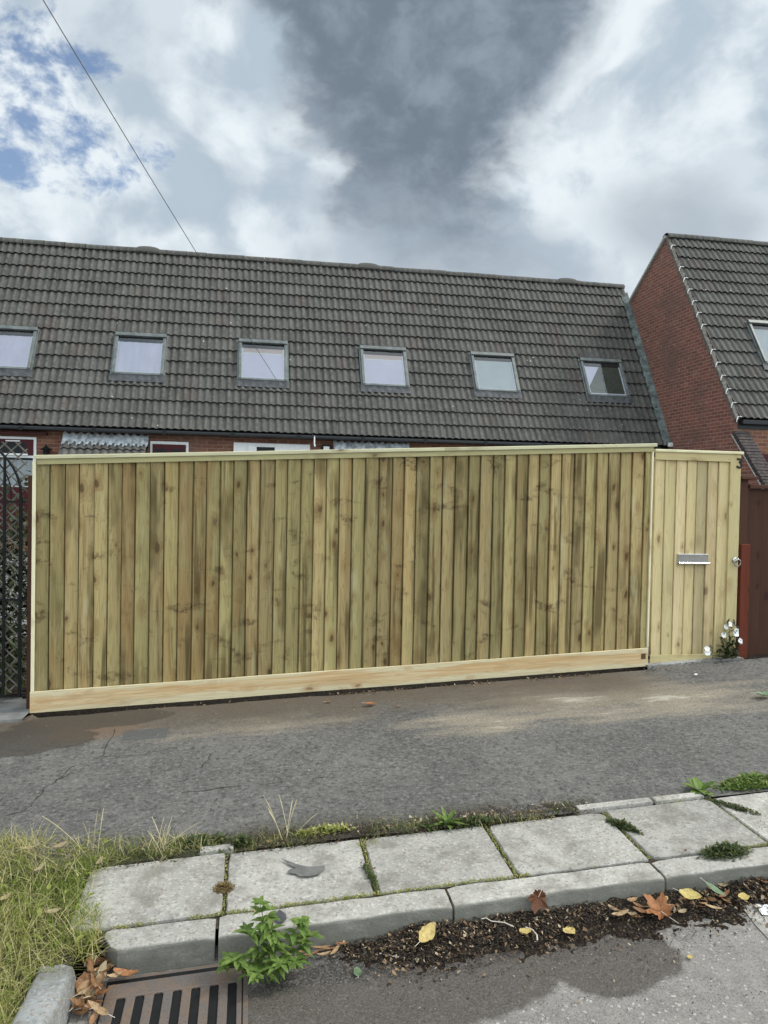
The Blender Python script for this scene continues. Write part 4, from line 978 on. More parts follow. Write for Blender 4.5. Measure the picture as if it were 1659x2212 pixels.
# the leafy weed in the gutter
def leafy_weed():
    p = at(592, 2112, ROADH); mb = MB(); ms = MB(); random.seed(21)
    for sxp, syp, tx, ty, th in ((-.10, .0, -.15, -.02, .10), (-.06, .02, -.10, .02, .18), (-.02, .03, -.055, .05, .27), (-.01, .0, .0, .0, .16), (.03, .01, .10, .03, .20), (.01, -.02, .02, -.06, .10), (.06, .02, .135, .01, .15), (-.05, -.02, -.07, -.07, .07), (.05, 0, .08, -.04, .09), (-.03, .02, -.02, .05, .22), (-.09, .02, -.17, .03, .06)):
        a = p + Vector((sxp * .4, syp * .3 - .02, 0)); b = p + Vector((tx, min(ty, .035) - .02, th)); pts = []
        for k in range(7):
            f = k / 6; pts.append(a.lerp(b, f) + Vector((0, 0, .03 * sin(pi * f))))
        ms.tube(pts, [.003 - .0003 * k for k in range(7)], 5)
        for k in range(2, 7):
            for j in range(4 if k < 6 else 9):
                an = R_() * 2 * pi; dv = Vector((cos(an), sin(an), ru(.05, .7)))
                leaf_geo(mb, pts[k], dv, ru(.036, .068) * (1.1 if k < 6 else .75), ru(.0085, .014), ru(.2, .6), .2, (R_(), R_() * .8, R_(), 1), 4)
    o = thing('leafy_weed', 'bright green leafy weed growing in the gutter beside the drain', 'weed', p)
    mb.build('leaves', M_WEED, o); ms.build('stem', M_STEM, o)
leafy_weed()
# white flowers at the gate foot
def flower_plant():
    random.seed(5); p = Vector((3.985, 5.60, pave(3.985, 5.60) + 0.0)); o = thing('flowering_plant', 'small plant with five white flowers at the foot of the gate', 'plant', p)
    mb = MB(); ms = MB()
    for k in range(190):
        h = abs(random.gauss(0, .12)); q = p + Vector((random.gauss(0, .05) * (1.2 - h), random.gauss(0, .025), .01 + min(h, .30)))
        leaf_geo(mb, q, rdir(ru(.3, 1.5)), ru(.025, .06), ru(.008, .016), n=3)
    mb.build('leaves', M_SHRUB, o)
    wf = []
    for zx, zy in ((1045, 1425), (1015, 1530), (1185, 1470), (1180, 1520), (1235, 1615), (795, 1720), (800, 1770), (1095, 1390)):
        dpx, dpy = (2550 + .29386 * zx) / 1.8228, (2050 + .29386 * zy) / 1.8228
        r = ray(dpx, dpy); c = CAMP + r * (5.60 / r.y); wf.append(c)
        ms.tube([p + Vector((ru(-.02, .02), 0, .02)), p.lerp(c, .55) + Vector((ru(-.02, .02), .01, 0)), c], .0022, 5)
    ms.build('stem', M_STEM, o)
    for c in wf:
        m2 = MB(); nrm = Vector((ru(-.5, .3), -1, ru(.1, .6))).normalized(); a = nrm.cross(Vector((0, 0, 1))).normalized(); b = a.cross(nrm)
        R0 = ru(.022, .029)
        for k in range(5):
            t0 = 2 * pi * k / 5 + .3; dv = a * cos(t0) + b * sin(t0); sd_ = a * -sin(t0) + b * cos(t0)
            P = []
            for j in range(4):
                f = j / 3; w = R0 * .62 * sin(pi * min(.92, .2 + f * .72)); cc = c + dv * (R0 * f) + nrm * (.006 * f * f + .001 * k)
                P.append([cc - sd_ * w, cc + nrm * .001, cc + sd_ * w])
            m2.grid(P)
        fl = m2.build('flower', M_STUMPW, o)
        m3 = MB(); m3.tube([c + nrm * .001, c + nrm * .005], [.006, .003], 7); e = m3.build('flower_centre', M_YELLOW); e.parent = fl
flower_plant()
random.seed(11)
# shrub behind the iron gate
o = thing('garden_shrub', 'tangled dark shrub with white flowers behind the black iron gate', 'shrub', (-2.1, 6.5, pave(-2.1, 6.5)))
mb = MB(); ms = MB(); mw = MB()
for k in range(44):
    b = Vector((ru(-2.7, -1.6), ru(5.95, 6.8), pave(-2.1, 6.4))); tip = b + Vector((ru(-.35, .35), ru(-.2, .2), ru(.7, 1.62)))
    if tip.x > -1.56: tip.x = -1.6
    pts = [b.lerp(tip, f) + Vector((ru(-.04, .04), ru(-.04, .04), 0)) for f in (0, .2, .4, .6, .8, 1)]
    ms.tube(pts, [.008, .007, .006, .005, .004, .002], 4)
    for q in pts[1:]:
        for j in range(24):
            leaf_geo(mb, q + Vector((random.gauss(0, .07), random.gauss(0, .06), random.gauss(0, .07))), rdir(ru(.4, 2.0)), ru(.04, .10), ru(.012, .03), n=3)
    if R_() < .22:
        c = pts[ random.choice((3, 4, 5))] + Vector((ru(-.03, .03), -.08, 0))
        mw = MB()
        for j in range(7): leaf_geo(mw, c, rdir(ru(.2, 2.4)), ru(.015, .028), .009, n=2)
        mw.build('flower', M_STUMPW, o)
mb.build('leaves', M_SHRUB, o); ms.build('stem', M_STEM, o)

# ------------------------------------------------------------------ litter
def bed_z(x, y):
    """height of the gutter debris above the road"""
    d = (y - 2.50) / 0.29; e = max(0, min(1, (x - .30) / .35)) * max(0, min(1, (2.9 - x) / .3))
    return max(0, d + .25 * fbm(x * 4, y * 4) * (1 - max(0, d))) ** 1.4 * 0.040 * e * (1 + .5 * fbm(x * 5, y * 5))
mb = MB(); P = []
for j in range(37):
    y = 2.44 + 0.362 * j / 36; P.append([(x, y, pave(x, y) + ROADH - .011 + bed_z(x, y) * 1.15 + .010 * fbm(x * 30, y * 30) + .007 * fbm(x * 9, y * 9) + .006 * fbm(x * 75, y * 75)) for x in [.25 + i * .011 for i in range(246)]])
mb.grid(P, m=1)
pal = [(.020, .014, .010), (.030, .021, .014), (.045, .030, .018), (.014, .011, .009), (.075, .045, .024), (.14, .085, .045), (.24, .16, .09), (.40, .32, .21)]
wts = [24, 22, 18, 14, 10, 7, 5, 4]
def flakes(mb, n, fx, fy, zf, smin, smax, thin=.35):
    k = 0
    while k < n:
        x, y = fx(), fy(); z = zf(x, y)
        if z is None: continue
        c = random.choices(pal, wts)[0]; s = ru(smin, smax) * (1.6 if c[0] > .1 and R_() < .4 else 1)
        dv = rdir(ru(.7, 1.57)); sd_ = Vector((-dv.y, dv.x, ru(-.3, .3))).normalized() * s * ru(thin * .4, thin * 1.3); q = Vector((x, y, z + ru(0, .008)))
        mb.face([q - sd_, q + dv * s * .6 - sd_ * .9, q + dv * s, q + dv * s * .5 + sd_], col=(*c, 1)); k += 1
flakes(mb, 11500, lambda: ru(.28, 2.75), lambda: 2.79 - abs(random.gauss(0, .11)), lambda x, y: (pave(x, y) + ROADH + bed_z(x, y)) if y > 2.3 and R_() < max(.02, min(1, (x - .25) / .3)) and (y > 2.60 - .10 * sin(x * 3.1) or R_() < .3) and fbm(x * 3.5, y * 7, 2) > -.28 + .5 * R_() - .25 else None, .004, .016)
flakes(mb, 1700, lambda: ru(-.02, 2.0), lambda: ru(2.2, 2.78), lambda x, y: pave(x, y) + ROADH if fbm(x * 4, y * 4, 3) > -.15 else None, .002, .008)
tag(mb.build('gutter_debris', [M_LITTER, M_CRUMB]), 'dark rotting leaf debris heaped along the kerb', 'leaf litter', kind='stuff')
mb = MB()
wts = [10, 12, 14, 8, 14, 14, 10, 6]
flakes(mb, 1500, lambda: ru(-1.5, 3.25), lambda: 5.52 + abs(random.gauss(0, .05)), lambda x, y: pave(x, y) - .075 + ru(0, .05) if R_() < .45 + .8 * fbm(x * 2.3, 8.2) + (.25 if x > 1 else 0) else None, .006, .024)
flakes(mb, 350, lambda: ru(.6, 3.4), lambda: 5.50 - abs(random.gauss(0, .035)), lambda x, y: pave(x, y) + .002 if fbm(x * 1.9, 2.2) > -.05 else None, .006, .02)
flakes(mb, 130, lambda: ru(3.2, 4.6), lambda: 5.58 - abs(random.gauss(0, .03)), lambda x, y: pave(x, y) + .003, .005, .02)
tag(mb.build('fence_debris', M_LITTER), 'dry leaf crumbs and soil along the foot of the fence', 'leaf litter', kind='stuff')
mb = MB()
wts = [18, 20, 20, 8, 10, 6, 3, 1]
flakes(mb, 3600, lambda: ru(-.6, 1.7), lambda: 3.43 + random.gauss(0, .055), lambda x, y: pave(x, y) + .004 if 3.35 < y < 3.62 and fbm(x * 3.3, y * 6, 1.0) > -.22 else None, .004, .015)
tag(mb.build('slab_edge_debris', M_LITTER), 'dark soil crumbs gathered along the back of the slabs', 'leaf litter', kind='stuff')
mb = MB()
for k in range(3000):
    x = ru(-.55, 1.75); y = 3.42 + random.gauss(0, .05)
    if fbm(x * 2.6, y * 5, 7.0) < .02 or not 3.35 < y < 3.6: continue
    q = Vector((x, y, pave(x, y) + .003)); blade(mb, q, rdir(ru(.2, 1.35)), ru(.012, .045), ru(.0009, .002), ru(.2, .9), (R_(), .99 if R_() < .3 else R_() * .6, R_(), 1), 2)
for k in range(900):
    x = ru(-.55, 1.6); y = 3.43 + random.gauss(0, .05)
    if fbm(x * 2.1, y * 5, 3.0) < .05 or not 3.36 < y < 3.62: continue
    leaf_geo(mb, Vector((x, y, pave(x, y) + .004 + ru(0, .012))), rdir(ru(.4, 1.5)), ru(.010, .030), ru(.003, .008), n=2)
tag(mb.build('slab_edge_growth', M_DKWEED), 'low creeping growth and short grass along the back of the slabs', 'ground cover', kind='stuff')
mb = MB()
wts = [1, 1, 1, 1, 4, 6, 8, 10]
flakes(mb, 330, lambda: ru(-2, 4.4), lambda: 5.5 - 1.9 * R_() ** 1.6, lambda x, y: pave(x, y) + .002, .004, .011)
flakes(mb, 200, lambda: ru(.0, 2.2), lambda: ru(2.05, 2.75), lambda x, y: pave(x, y) + ROADH + bed_z(x, y) + .002, .003, .007)
flakes(mb, 300, lambda: ru(.7, 1.7), lambda: 3.43 + abs(random.gauss(0, .04)), lambda x, y: pave(x, y) + .002, .005, .018)
tag(mb.build('scattered_crumbs', M_LITTER), 'tiny pale petals and crumbs scattered over pavement and road', 'leaf litter', kind='stuff')

def fallen(px, py, label, L, Wd, mat, ang, h=0.0, base=0.0, curl=.3, stem=True, name='fallen_leaf', group='larger fallen leaves', lobes=0, tilt=0.0, roll=0.0, P0=None):
    p = P0 or at(px, py, base); mb = MB(); d0 = Vector((cos(ang), sin(ang), tilt)).normalized(); sd_ = Vector((-sin(ang), cos(ang), roll)).normalized(); upv = d0.cross(sd_); P = []
    N = 14 if lobes else 8
    for k in range(N + 1):
        f = k / N; w = Wd * (sin(pi * min(.985, .05 + f * .94)) ** .7)
        if lobes: w *= 1 + .30 * sin(f * pi * lobes * 2 + .6) + .12 * sin(f * 29)
        c = p + Vector((0, 0, .006 + h)) + d0 * (L * (f - .5)) + upv * (curl * L * (4 * (f - .5) ** 2) * .35)
        P.append([c - sd_ * (w * ru(.82, 1.15)) + upv * (curl * w * ru(.5, 1.1)), c - sd_ * w * .5 + upv * (curl * w * .2), c, c + sd_ * w * .5 + upv * (curl * w * .25), c + sd_ * (w * ru(.82, 1.15)) + upv * (curl * w * ru(.6, 1.3))])
    mb.grid(P, col=rc(), m=0)
    o = mb.build(name, mat, loc=p, smooth=True)
    if stem:
        m2 = MB(); a = p + Vector((0, 0, .006 + h)) - d0 * (L * .5) + upv * (curl * L * .35); m2.tube([a - p, a - p - d0 * (L * .3) + Vector((0, 0, .004))], .0012, 4)
        s_ = m2.build('stalk', M_STICK); s_.parent = o
    return tag(o, label, 'fallen leaf', group)
RB = ROADH
def maple(p, label, R0, mat, nrm, ang, curl=.35, group='larger fallen leaves'):
    """a five lobed leaf with a toothed rim, buckled along its veins"""
    nrm = nrm.normalized(); a = nrm.cross(Vector((0.2, 0.3, 1))).normalized(); b = nrm.cross(a); mb = MB(); N = 60; P = []
    lob = ((0, 1.0), (1.05, .85), (-1.05, .85), (2.05, .55), (-2.05, .55))
    for ring_ in (0.02, .35, .7, 1.0):
        row = []
        for k in range(N + 1):
            t = 2 * pi * (k % N) / N - pi; r = .46
            for c_, l_ in lob:
                d_ = abs((t - c_ + pi) % (2 * pi) - pi); r = max(r, l_ * max(0, 1 - d_ / .85) ** .6)
            r = R0 * (r if ring_ > .5 else .3 + .7 * r) * ring_ * (1 + .10 * sin(t * 17) * ring_)
            h = curl * R0 * (ring_ ** 2 * .35 + .22 * sin(t * 5 + 1) * ring_ + .12 * fbm(t * 3, ring_ * 3, R0 * 90))
            row.append(p + a * (r * cos(t + ang)) + b * (r * sin(t + ang)) + nrm * h)
        P.append(row)
    mb.grid(P, col=rc()); o = mb.build('fallen_leaf', mat, loc=p, smooth=True)
    m2 = MB(); q = a * cos(pi + ang) + b * sin(pi + ang); m2.tube([Vector((0, 0, 0)), q * (R0 * .5) + nrm * .004, q * (R0 * 1.0) + nrm * .012], .0014, 5); s_ = m2.build('stalk', M_STICK); s_.parent = o
    return tag(o, label, 'fallen leaf', group)
fallen(920, 2040, 'large pale yellow curled leaf standing on the dark gutter debris', .105, .028, M_LFYEL, .75, .03, RB + .02, .55, tilt=.25, roll=.5)
fallen(1230, 2016, 'round pale yellow leaf lying flat on the gutter debris', .052, .024, M_LFYEL, .3, .004, RB + .02, .1, False)
maple(CAMP + ray(1163, 1938) * ((KF - .020) / ray(1163, 1938).y), 'dark brown lobed leaf leaning against the kerb face',   .062, M_LFBRN, Vector((.15, -1, .35)), 1.2)
maple(at(1428, 1968, RB + .045), 'orange brown leaf with a dark hollow under it', .078, M_LFORA, Vector((-.2, -.45, .85)), -.6, .6)
fallen(1491, 1946, 'ochre yellow leaf beside the kerb right of the orange leaf', .085, .027, M_LFYEL, -.7, .016, RB + .04, .3, True, roll=.3)
fallen(1606, 1948, 'bright yellow scrap of leaf near the right edge', .06, .022, M_LFYEL, .9, .012, RB + .035, .25, False)
fallen(1545, 1935, 'grey green pointed leaf at the kerb foot', .085, .019, M_LFGRN, -.95, .018, RB + .04, .2, True, tilt=-.3)
fallen(1435, 1952, 'small yellow green leaf beside the orange leaf', .04, .014, M_LFYEL, .4, .014, RB + .03, .3, False)
fallen(1135, 2025, 'cream coloured crumpled leaf in the middle of the debris', .05, .02, M_LFYEL, .2, .012, RB + .03, .5, False)
fallen(772, 2105, 'dark green leaf lying on the road right of the leafy weed', .055, .015, M_LFGRN, 1.5, .003, RB, .15, True)
fallen(1490, 2072, 'small pale leaf scrap on the open road', .026, .010, M_LFYEL, .9, .002, RB, .2, False)
fallen(800, 1526, 'pink brown curled leaf on the pavement below the fence middle', .085, .022, M_LFORA, .15, .008, 0, .45, True)
fallen(710, 1519, 'pale brown leaf on the pavement left of the pink brown one', .05, .013, M_DEAD, .4, .004, 0, .3, True)
fallen(862, 1528, 'tiny brown leaf on the pavement right of the pink brown one', .032, .010, M_DEAD, -.4, .003, 0, .3, False)
fallen(1650, 1508, 'folded green leaf on the pavement at the right edge', .14, .038, M_LFGRN, .1, .012, 0, .45, True)
fallen(1503, 1462, 'small white curled petal on the pavement before the gate', .045, .012, M_STUMPW, .6, .006, 0, .6, False)
fallen(1480, 1842, 'tiny dark leaf scrap on the pale slab', .020, .006, M_LFBRN, .6, .004, 0.01, .3, False)
fallen(808, 1881, 'tiny dark scrap beside the wide slab joint', .020, .006, M_LFBRN, .4, .004, 0.01, .3, False)
for px, py, a in ((85, 1895, 1.2), (115, 1990, .3), (10, 1960, 1.0), (130, 1845, .8), (215, 1880, 1.4), (60, 1850, .2)):
    fallen(px, py, 'dry pale leaf caught in the verge grass', ru(.05, .08), ru(.010, .016), M_DEADP, a, .03, 0, .4, False, group='leaves caught in the verge grass')
spots = [(205, 2095), (232, 2110), (190, 2130), (215, 2140), (245, 2128), (200, 2160), (180, 2178), (222, 2165), (195, 2195), (250, 2085), (212, 2120), (178, 2150), (205, 2178), (238, 2098), (172, 2200), (225, 2082)]
spots += [(178 + ru(0, 62) - (y_ - 2090) * .22, y_ + ru(-6, 6)) for y_ in range(2092, 2212, 4)]
for i, (px, py) in enumerate(spots):
    fallen(px + ru(-4, 4), py + ru(-4, 4), 'curled brown dead leaf in the heap left of the drain grate', ru(.045, .10), ru(.008, .018), M_DEADP if R_() < .22 else M_DEAD, ru(0, 3.1), ru(.004, .035), RB, ru(.3, .8), R_() < .4, group='dead leaves heaped beside the drain', roll=ru(-.6, .6), tilt=ru(-.2, .4))
fallen(258, 2093, 'rolled pale tan leaf on the drain edge', .085, .015, M_LFYEL, -.35, .02, RB, .9, False, group='dead leaves heaped beside the drain')
fallen(272, 2122, 'orange brown leaf pointing over the drain grate', .095, .018, M_LFORA, -.25, .022, RB, .5, False, group='dead leaves heaped beside the drain')
for i, (px, py) in enumerate([(655, 2063), (672, 2072), (690, 2060), (708, 2055), (725, 2062), (740, 2050), (665, 2048), (700, 2070), (650, 2080), (735, 2045)]):
    fallen(px, py, 'narrow tan dead leaf in the drift right of the leafy weed', ru(.05, .085), ru(.006, .010), M_DEAD, ru(-.6, 1.2), ru(.004, .02), RB, ru(.2, .6), False, group='narrow dead leaves along the kerb foot')
for i in range(34):
    x = ru(1.40, 2.35); y = ru(2.66, 2.78); q = Vector((x, y, pave(x, y) + RB + bed_z(x, y)))
    fallen(0, 0, 'narrow brown dead leaf in the drift at the right of the gutter', ru(.04, .075), ru(.006, .012), M_DEADP if R_() < .3 else M_DEAD, ru(-1.3, .6), .006, RB, ru(.2, .6), False, group='dead leaves drifted at the right of the gutter', P0=q, tilt=ru(-.2, .3), roll=ru(-.5, .5))
def stick(pts, label, r=.003, base=RB, h=.03):
    P = [at(x, y, base + h) for x, y in pts]; mb = MB(); mb.tube(P, r, 5)
    tag(mb.build('twig', M_STICK, smooth=True), label, 'twig', 'pale twigs in the gutter')
stick([(1040, 1985), (1050, 1983), (1062, 1990), (1090, 1993), (1110, 2002)], 'long pale bent twig lying along the kerb foot', .0024, h=.045)
stick([(1135, 2003), (1150, 2008), (1160, 2020), (1161, 2032)], 'short white hooked twig on the gutter debris', .003, h=.035)
stick([(820, 2060), (850, 2066), (875, 2070)], 'straight pale twig left of the large yellow leaf', .004, h=.006)
stick([(270, 2085), (290, 2075), (302, 2078), (300, 2090)], 'thin looped straw between kerb and drain grate', .0016, h=.02)
mb = MB(); q = at(1651, 1968, RB + .004); mb.face([q + Vector(v) for v in ((-.03, -.03, .003), (.05, -.045, .006), (.06, .02, .01), (-.02, .035, .012))])
tag(mb.build('paper_scrap', M_STUMPW), 'white scrap of paper on the road at the right edge', 'litter')

# ------------------------------------------------------------------ roofs
def tile_roof(name, parent, ox, oy, oz, width, th, rows, gauge, mat=M_TILE, pitch=0.149, rise=0.034, lip=0.050, seed=0):
    """interlocking concrete tiles: each course is a rippled strip whose lower edge stands proud of the course below"""
    up = Vector((0, cos(th), sin(th))); nr = Vector((0, -sin(th), cos(th)))
    prof = [0.0, 0.10, 0.55, 0.95, 1.0, 0.80, 0.30]; nu = int(width / pitch); mb = MB(); rs = random.Random(seed)
    O = Vector((ox, oy, oz)); cols = {}
    for r in range(rows):
        xs_ = []; hs = []
        for k in range(nu):
            for j, h in enumerate(prof): xs_.append(k * pitch + pitch * j / len(prof)); hs.append(h * rise)
        xs_.append(nu * pitch); hs.append(0)
        tcol = [(rs.random(), rs.random(), rs.random(), 1) for _ in range(nu // 2 + 2)]
        jit = [rs.uniform(-.004, .004) for _ in range(nu // 2 + 2)]; jz = [rs.uniform(-.0025, .0025) for _ in range(nu // 2 + 2)]
        P = []; U = []
        for (ds, hb) in ((0.010, lip - 0.017), (0.0, lip - 0.006), (0.004, lip), (gauge * .5, lip * .6), (gauge + 0.05, 0.004)):
            row = []; uu = []
            for x, h in zip(xs_, hs):
                ti = int((x + 1e-6) / (pitch * 2)); s = r * gauge + ds + jit[ti]; hh = h if ds > 0.02 or hb > 0 else h
                row.append(O + Vector((x, 0, 0)) + up * s + nr * (hb + hh + jz[ti])); uu.append((x + ox, s))
            P.append(row); U.append(uu)
        mb.grid(P, U, colf=lambda a, b: tcol[int((xs_[b] + 1e-6) / (pitch * 2))])
    top = rows * gauge
    mb.face([O + nr * -.01, O + Vector((width, 0, 0)) + nr * -.01, O + Vector((width, 0, 0)) + up * top + nr * -.01, O + up * top + nr * -.01], m=1)
    o = mb.build(name, [mat, M_DECK], parent)
    return o

THA = radians(61.07); A_E = Vector((0, 15.83, 1.245 + CAMZ)); AX0, AX1 = -11.0, 9.576
upA = Vector((0, cos(THA), sin(THA))); nA = Vector((0, -sin(THA), cos(THA)))
BX0, BX1 = 9.576, 17.0
uvf_x = lambda p: (p[0], p[2])
uvf_y = lambda p: (p[1], p[2])
house = thing('terraced_house', 'long low brick terrace under a steep grey tiled roof with six skylights', 'house', (0, 17, 0.5))
def brickface(mb, pts, f): mb.face(pts, [f(p) for p in pts])
mb = MB(); WY = 16.06; GZ = -0.2
mb.box(AX0, AX1, WY, 21.5, GZ, A_E.z + 0.15, uvf=uvf_x); mb.build('wall', M_BRICKO, house)
roofA = tile_roof('roof', house, AX0, A_E.y, A_E.z, AX1 - AX0, THA, 14, 0.3515, seed=3)
ridA = A_E + upA * (14 * .3515)
# ridge tiles and back slope
def ridge(parent, x0, x1, y, z, seed):
    rs = random.Random(seed); mb = MB(); x = x0
    while x < x1 - .05:
        xe = min(x + .45, x1); dz = rs.uniform(-.006, .006); c = (rs.random(), rs.random(), 0, 1); P = []
        for xx, e in ((x + .004, 0), (xe - .004, .004)):
            P.append([(xx, y + (.135 + e) * sin(a), z + dz - .045 + (.135 + e) * cos(a) * .78) for a in [radians(-100 + 200 * k / 8) for k in range(9)]])
        mb.grid(P, [[(p[0], p[1] * 3) for p in r] for r in P], col=c); x = xe
    return mb.build('ridge_tiles', M_TILE, parent, smooth=True)
ridge(house, AX0, AX1 - .02, ridA.y + .03, ridA.z + .045, 4)
mb = MB()
for x in [AX0 + .15 * i for i in range(int((AX1 - AX0) / .15))]:
    c = rc(); s0 = 14 * .3515 - .045; p0 = A_E + upA * s0 + nA * .045
    mb.box(x + .02, x + .13, p0.y - .025, p0.y + .03, p0.z - .02, p0.z + .022, col=c, uvf=lambda p: (p[0], p[2]))
mb.build('mortar_bedding', M_TILE, house, bevel=.006)
mb = MB(); mb.face([(AX0, ridA.y, ridA.z), (AX1 + .03, ridA.y, ridA.z), (AX1 + .03, 22.5, ridA.z - 3.0), (AX0, 22.5, ridA.z - 3.0)]); mb.build('back_roof', M_TILE, house)
for xb in (-7.7, -2.44, 2.78, 8.0):
    mb = MB(); P = []
    for k in range(9):
        f = k / 8; hgt = .055 * sin(pi * f) ** .5
        P.append([(xb - .25 + .5 * f, ridA.y + .03 + (.14) * sin(a), ridA.z + .005 + (.14 + hgt) * cos(a) * .8) for a in [radians(-90 + 180 * j / 8) for j in range(9)]])
    mb.grid(P, col=(.6, .5, 0, 1)); mb.build('party_wall_ridge', M_TILE, house, smooth=True)
# left end gable wall (beyond the frame) closes the roof
mb = MB(); pts = [(AX0, WY, A_E.z), (AX0, 22, A_E.z), (AX0, 22, ridA.z - 2.7), (AX0, ridA.y, ridA.z - .03)]; brickface(mb, pts, uvf_y); mb.build('gable_wall', M_BRICKO, house)
# gutter, soffit
mb = MB(); mb.box(AX0, AX1 - .25, A_E.y - .075, A_E.y + .04, A_E.z - .085, A_E.z - .012); mb.box(AX0, AX1, A_E.y + .04, WY + .02, A_E.z - .075, A_E.z - .03)
gut = mb.build('gutter', M_GUTTER, house, bevel=.02)
mb = MB()
for k in range(14):
    mb = MB(); mb.box(-10 + 1.37 * k, -9.93 + 1.37 * k, A_E.y - .085, A_E.y + .03, A_E.z - .095, A_E.z - .005); b_ = mb.build('gutter_bracket', M_BLACK); b_.parent = gut
# flashing where the roof meets the taller gable
mb = MB(); ncl = 30
for k in range(ncl):
    s0 = k * 4.55 / ncl; p0 = A_E + upA * s0; x0 = AX1 - .15 - .02 * (k % 2); rs = ru(.9, 1.1)
    for (xa, xb, h0, h1) in ((x0, AX1 - .002, .055, .10 * rs),):
        a = p0 + nA * h0; b = p0 + upA * .205 + nA * .05; 
        mb.face([(xa, a.y, a.z), (xb, (a + nA * .05 + upA * .09).y, (a + nA * .05 + upA * .09).z), (xb, (b + upA * .09 + nA * .05).y, (b + upA * .09 + nA * .05).z), (xa, b.y, b.z)], col=rc())
        mb.face([(xa, a.y, a.z), (xa, b.y, b.z), (xa, (b - nA * .05).y, (b - nA * .05).z), (xa, (a - nA * .05).y, (a - nA * .05).z)], col=rc())
M_ABUT = plain('green_grey_lead', (0.13, 0.155, 0.145), .7, 0, .45, 6)
mb.build('abutment_flashing', M_ABUT, house)
mb = MB(); p0 = A_E + nA * .08; mb.box(AX1 - .10, AX1 - .003, p0.y - .10, p0.y, p0.z - .05, p0.z + .05); mb.build('flashing_end', M_CLIP, house, bevel=.02)

def skylight(parent, origin, up, nr, x0, w, s0, h, kind, seed):
    rs = random.Random(seed)
    def pt(u, s, n_): return origin + Vector((x0 + u, 0, 0)) + up * (s0 + s) + nr * n_
    def bx(mb, u0, u1, s_0, s_1, n0, n1): mb.hexa([pt(u, s, n_) for n_ in (n0, n1) for u, s in ((u0, s_0), (u1, s_0), (u1, s_1), (u0, s_1))])
    mb = MB(); fr = .062
    bx(mb, 0, fr, .02, h - .09, .02, .135); bx(mb, w - fr, w, .02, h - .09, .02, .135); bx(mb, -.01, w + .01, h - .09, h, .02, .160); bx(mb, 0.0, w, 0, .05, .02, .118)
    sk_ = mb.build('skylight', M_FRAME, parent, bevel=.008)
    for ua, ub in ((-.032, 0), (w, w + .032)): mb = MB(); bx(mb, ua, ub, -.05, h, .02, .090); f_ = mb.build('side_flashing', M_FRAME); f_.parent = sk_
    mb = MB(); n = 29; P = []                                   # lead apron dressed over the tiles below
    for j in range(5): P.append([pt(-.05 + (w + .10) * i / n, .0 - .040 * j, (.105 if j == 0 else .094 - .004 * j) + .007 * sin(2 * pi * ((w + .10) * i / n) / .149) * (j > 0)) for i in range(n + 1)])
    mb.grid(P); a_ = mb.build('apron', M_LEADF, smooth=True); a_.parent = sk_
    mb = MB(); mb.face([pt(fr, .05, .105), pt(w - fr, .05, .105), pt(w - fr, h - .09, .105), pt(fr, h - .09, .105)]); g_ = mb.build('pane', M_GLASS); g_.parent = sk_
    mb = MB(); q = .03                                          # inner sash
    bx(mb, fr, fr + q, .05, h - .10, .093, .101); bx(mb, w - fr - q, w - fr, .05, h - .10, .093, .101); bx(mb, fr + q, w - fr - q, .05, .05 + q, .093, .101)
    s_ = mb.build('sash', M_SASH); s_.parent = sk_
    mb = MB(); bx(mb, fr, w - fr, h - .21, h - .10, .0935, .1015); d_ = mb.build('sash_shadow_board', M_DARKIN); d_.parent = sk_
    mb = MB(); top = h - .21
    if kind == 'split':
        bx(mb, fr + q, w - fr - q, .05 + q, top, .085, .087); o_ = mb.build('blind_or_interior', M_OLIVE); o_.parent = sk_  # olive sheet painted in for the dark room behind the glass
        mb = MB(); mb.hexa([pt(u, s, n_) for n_ in (.0872, .0885) for u, s in ((fr + q, .30), (fr + q + .02, .30), (fr + q + .36, top - .01), (fr + q, top - .01))]); c_ = mb.build('curtain', M_BLIND); c_.parent = sk_
    else:
        if kind == 'fold':
            P = []
            for j in range(2): P.append([pt(fr + q + (w - 2 * fr - 2 * q) * i / 40, .05 + q if j == 0 else top, .086 + .004 * sin(i * .9 + .3 * sin(i))) for i in range(41)])
            mb.grid(P)
        else: bx(mb, fr + q, w - fr - q, .05 + q, top, .084, .087)
        o_ = mb.build('blind_or_interior', M_BLINDG if kind == 'green' else M_BLIND, smooth=False); o_.parent = sk_
        if kind == 'cassette':
            mb = MB(); bx(mb, fr + q, w - fr - q, top - .12, top, .0872, .0895); c_ = mb.build('blind_cassette', M_PEACH); c_.parent = sk_
            mb = MB(); bx(mb, fr + q, w - fr - q, top - .15, top - .121, .0872, .0900); c_ = mb.build('blind_rail', M_UPVC); c_.parent = sk_
    return sk_
for i, (x0, kd) in enumerate(((-5.56, 'fold'), (-2.92, 'fold'), (-0.31, 'cassette'), (2.40, 'cassette'), (5.02, 'green'), (7.76, 'split'))):
    skylight(house, A_E, upA, nA, x0 + .02, 1.05, 1.30, 1.09, kd, i)

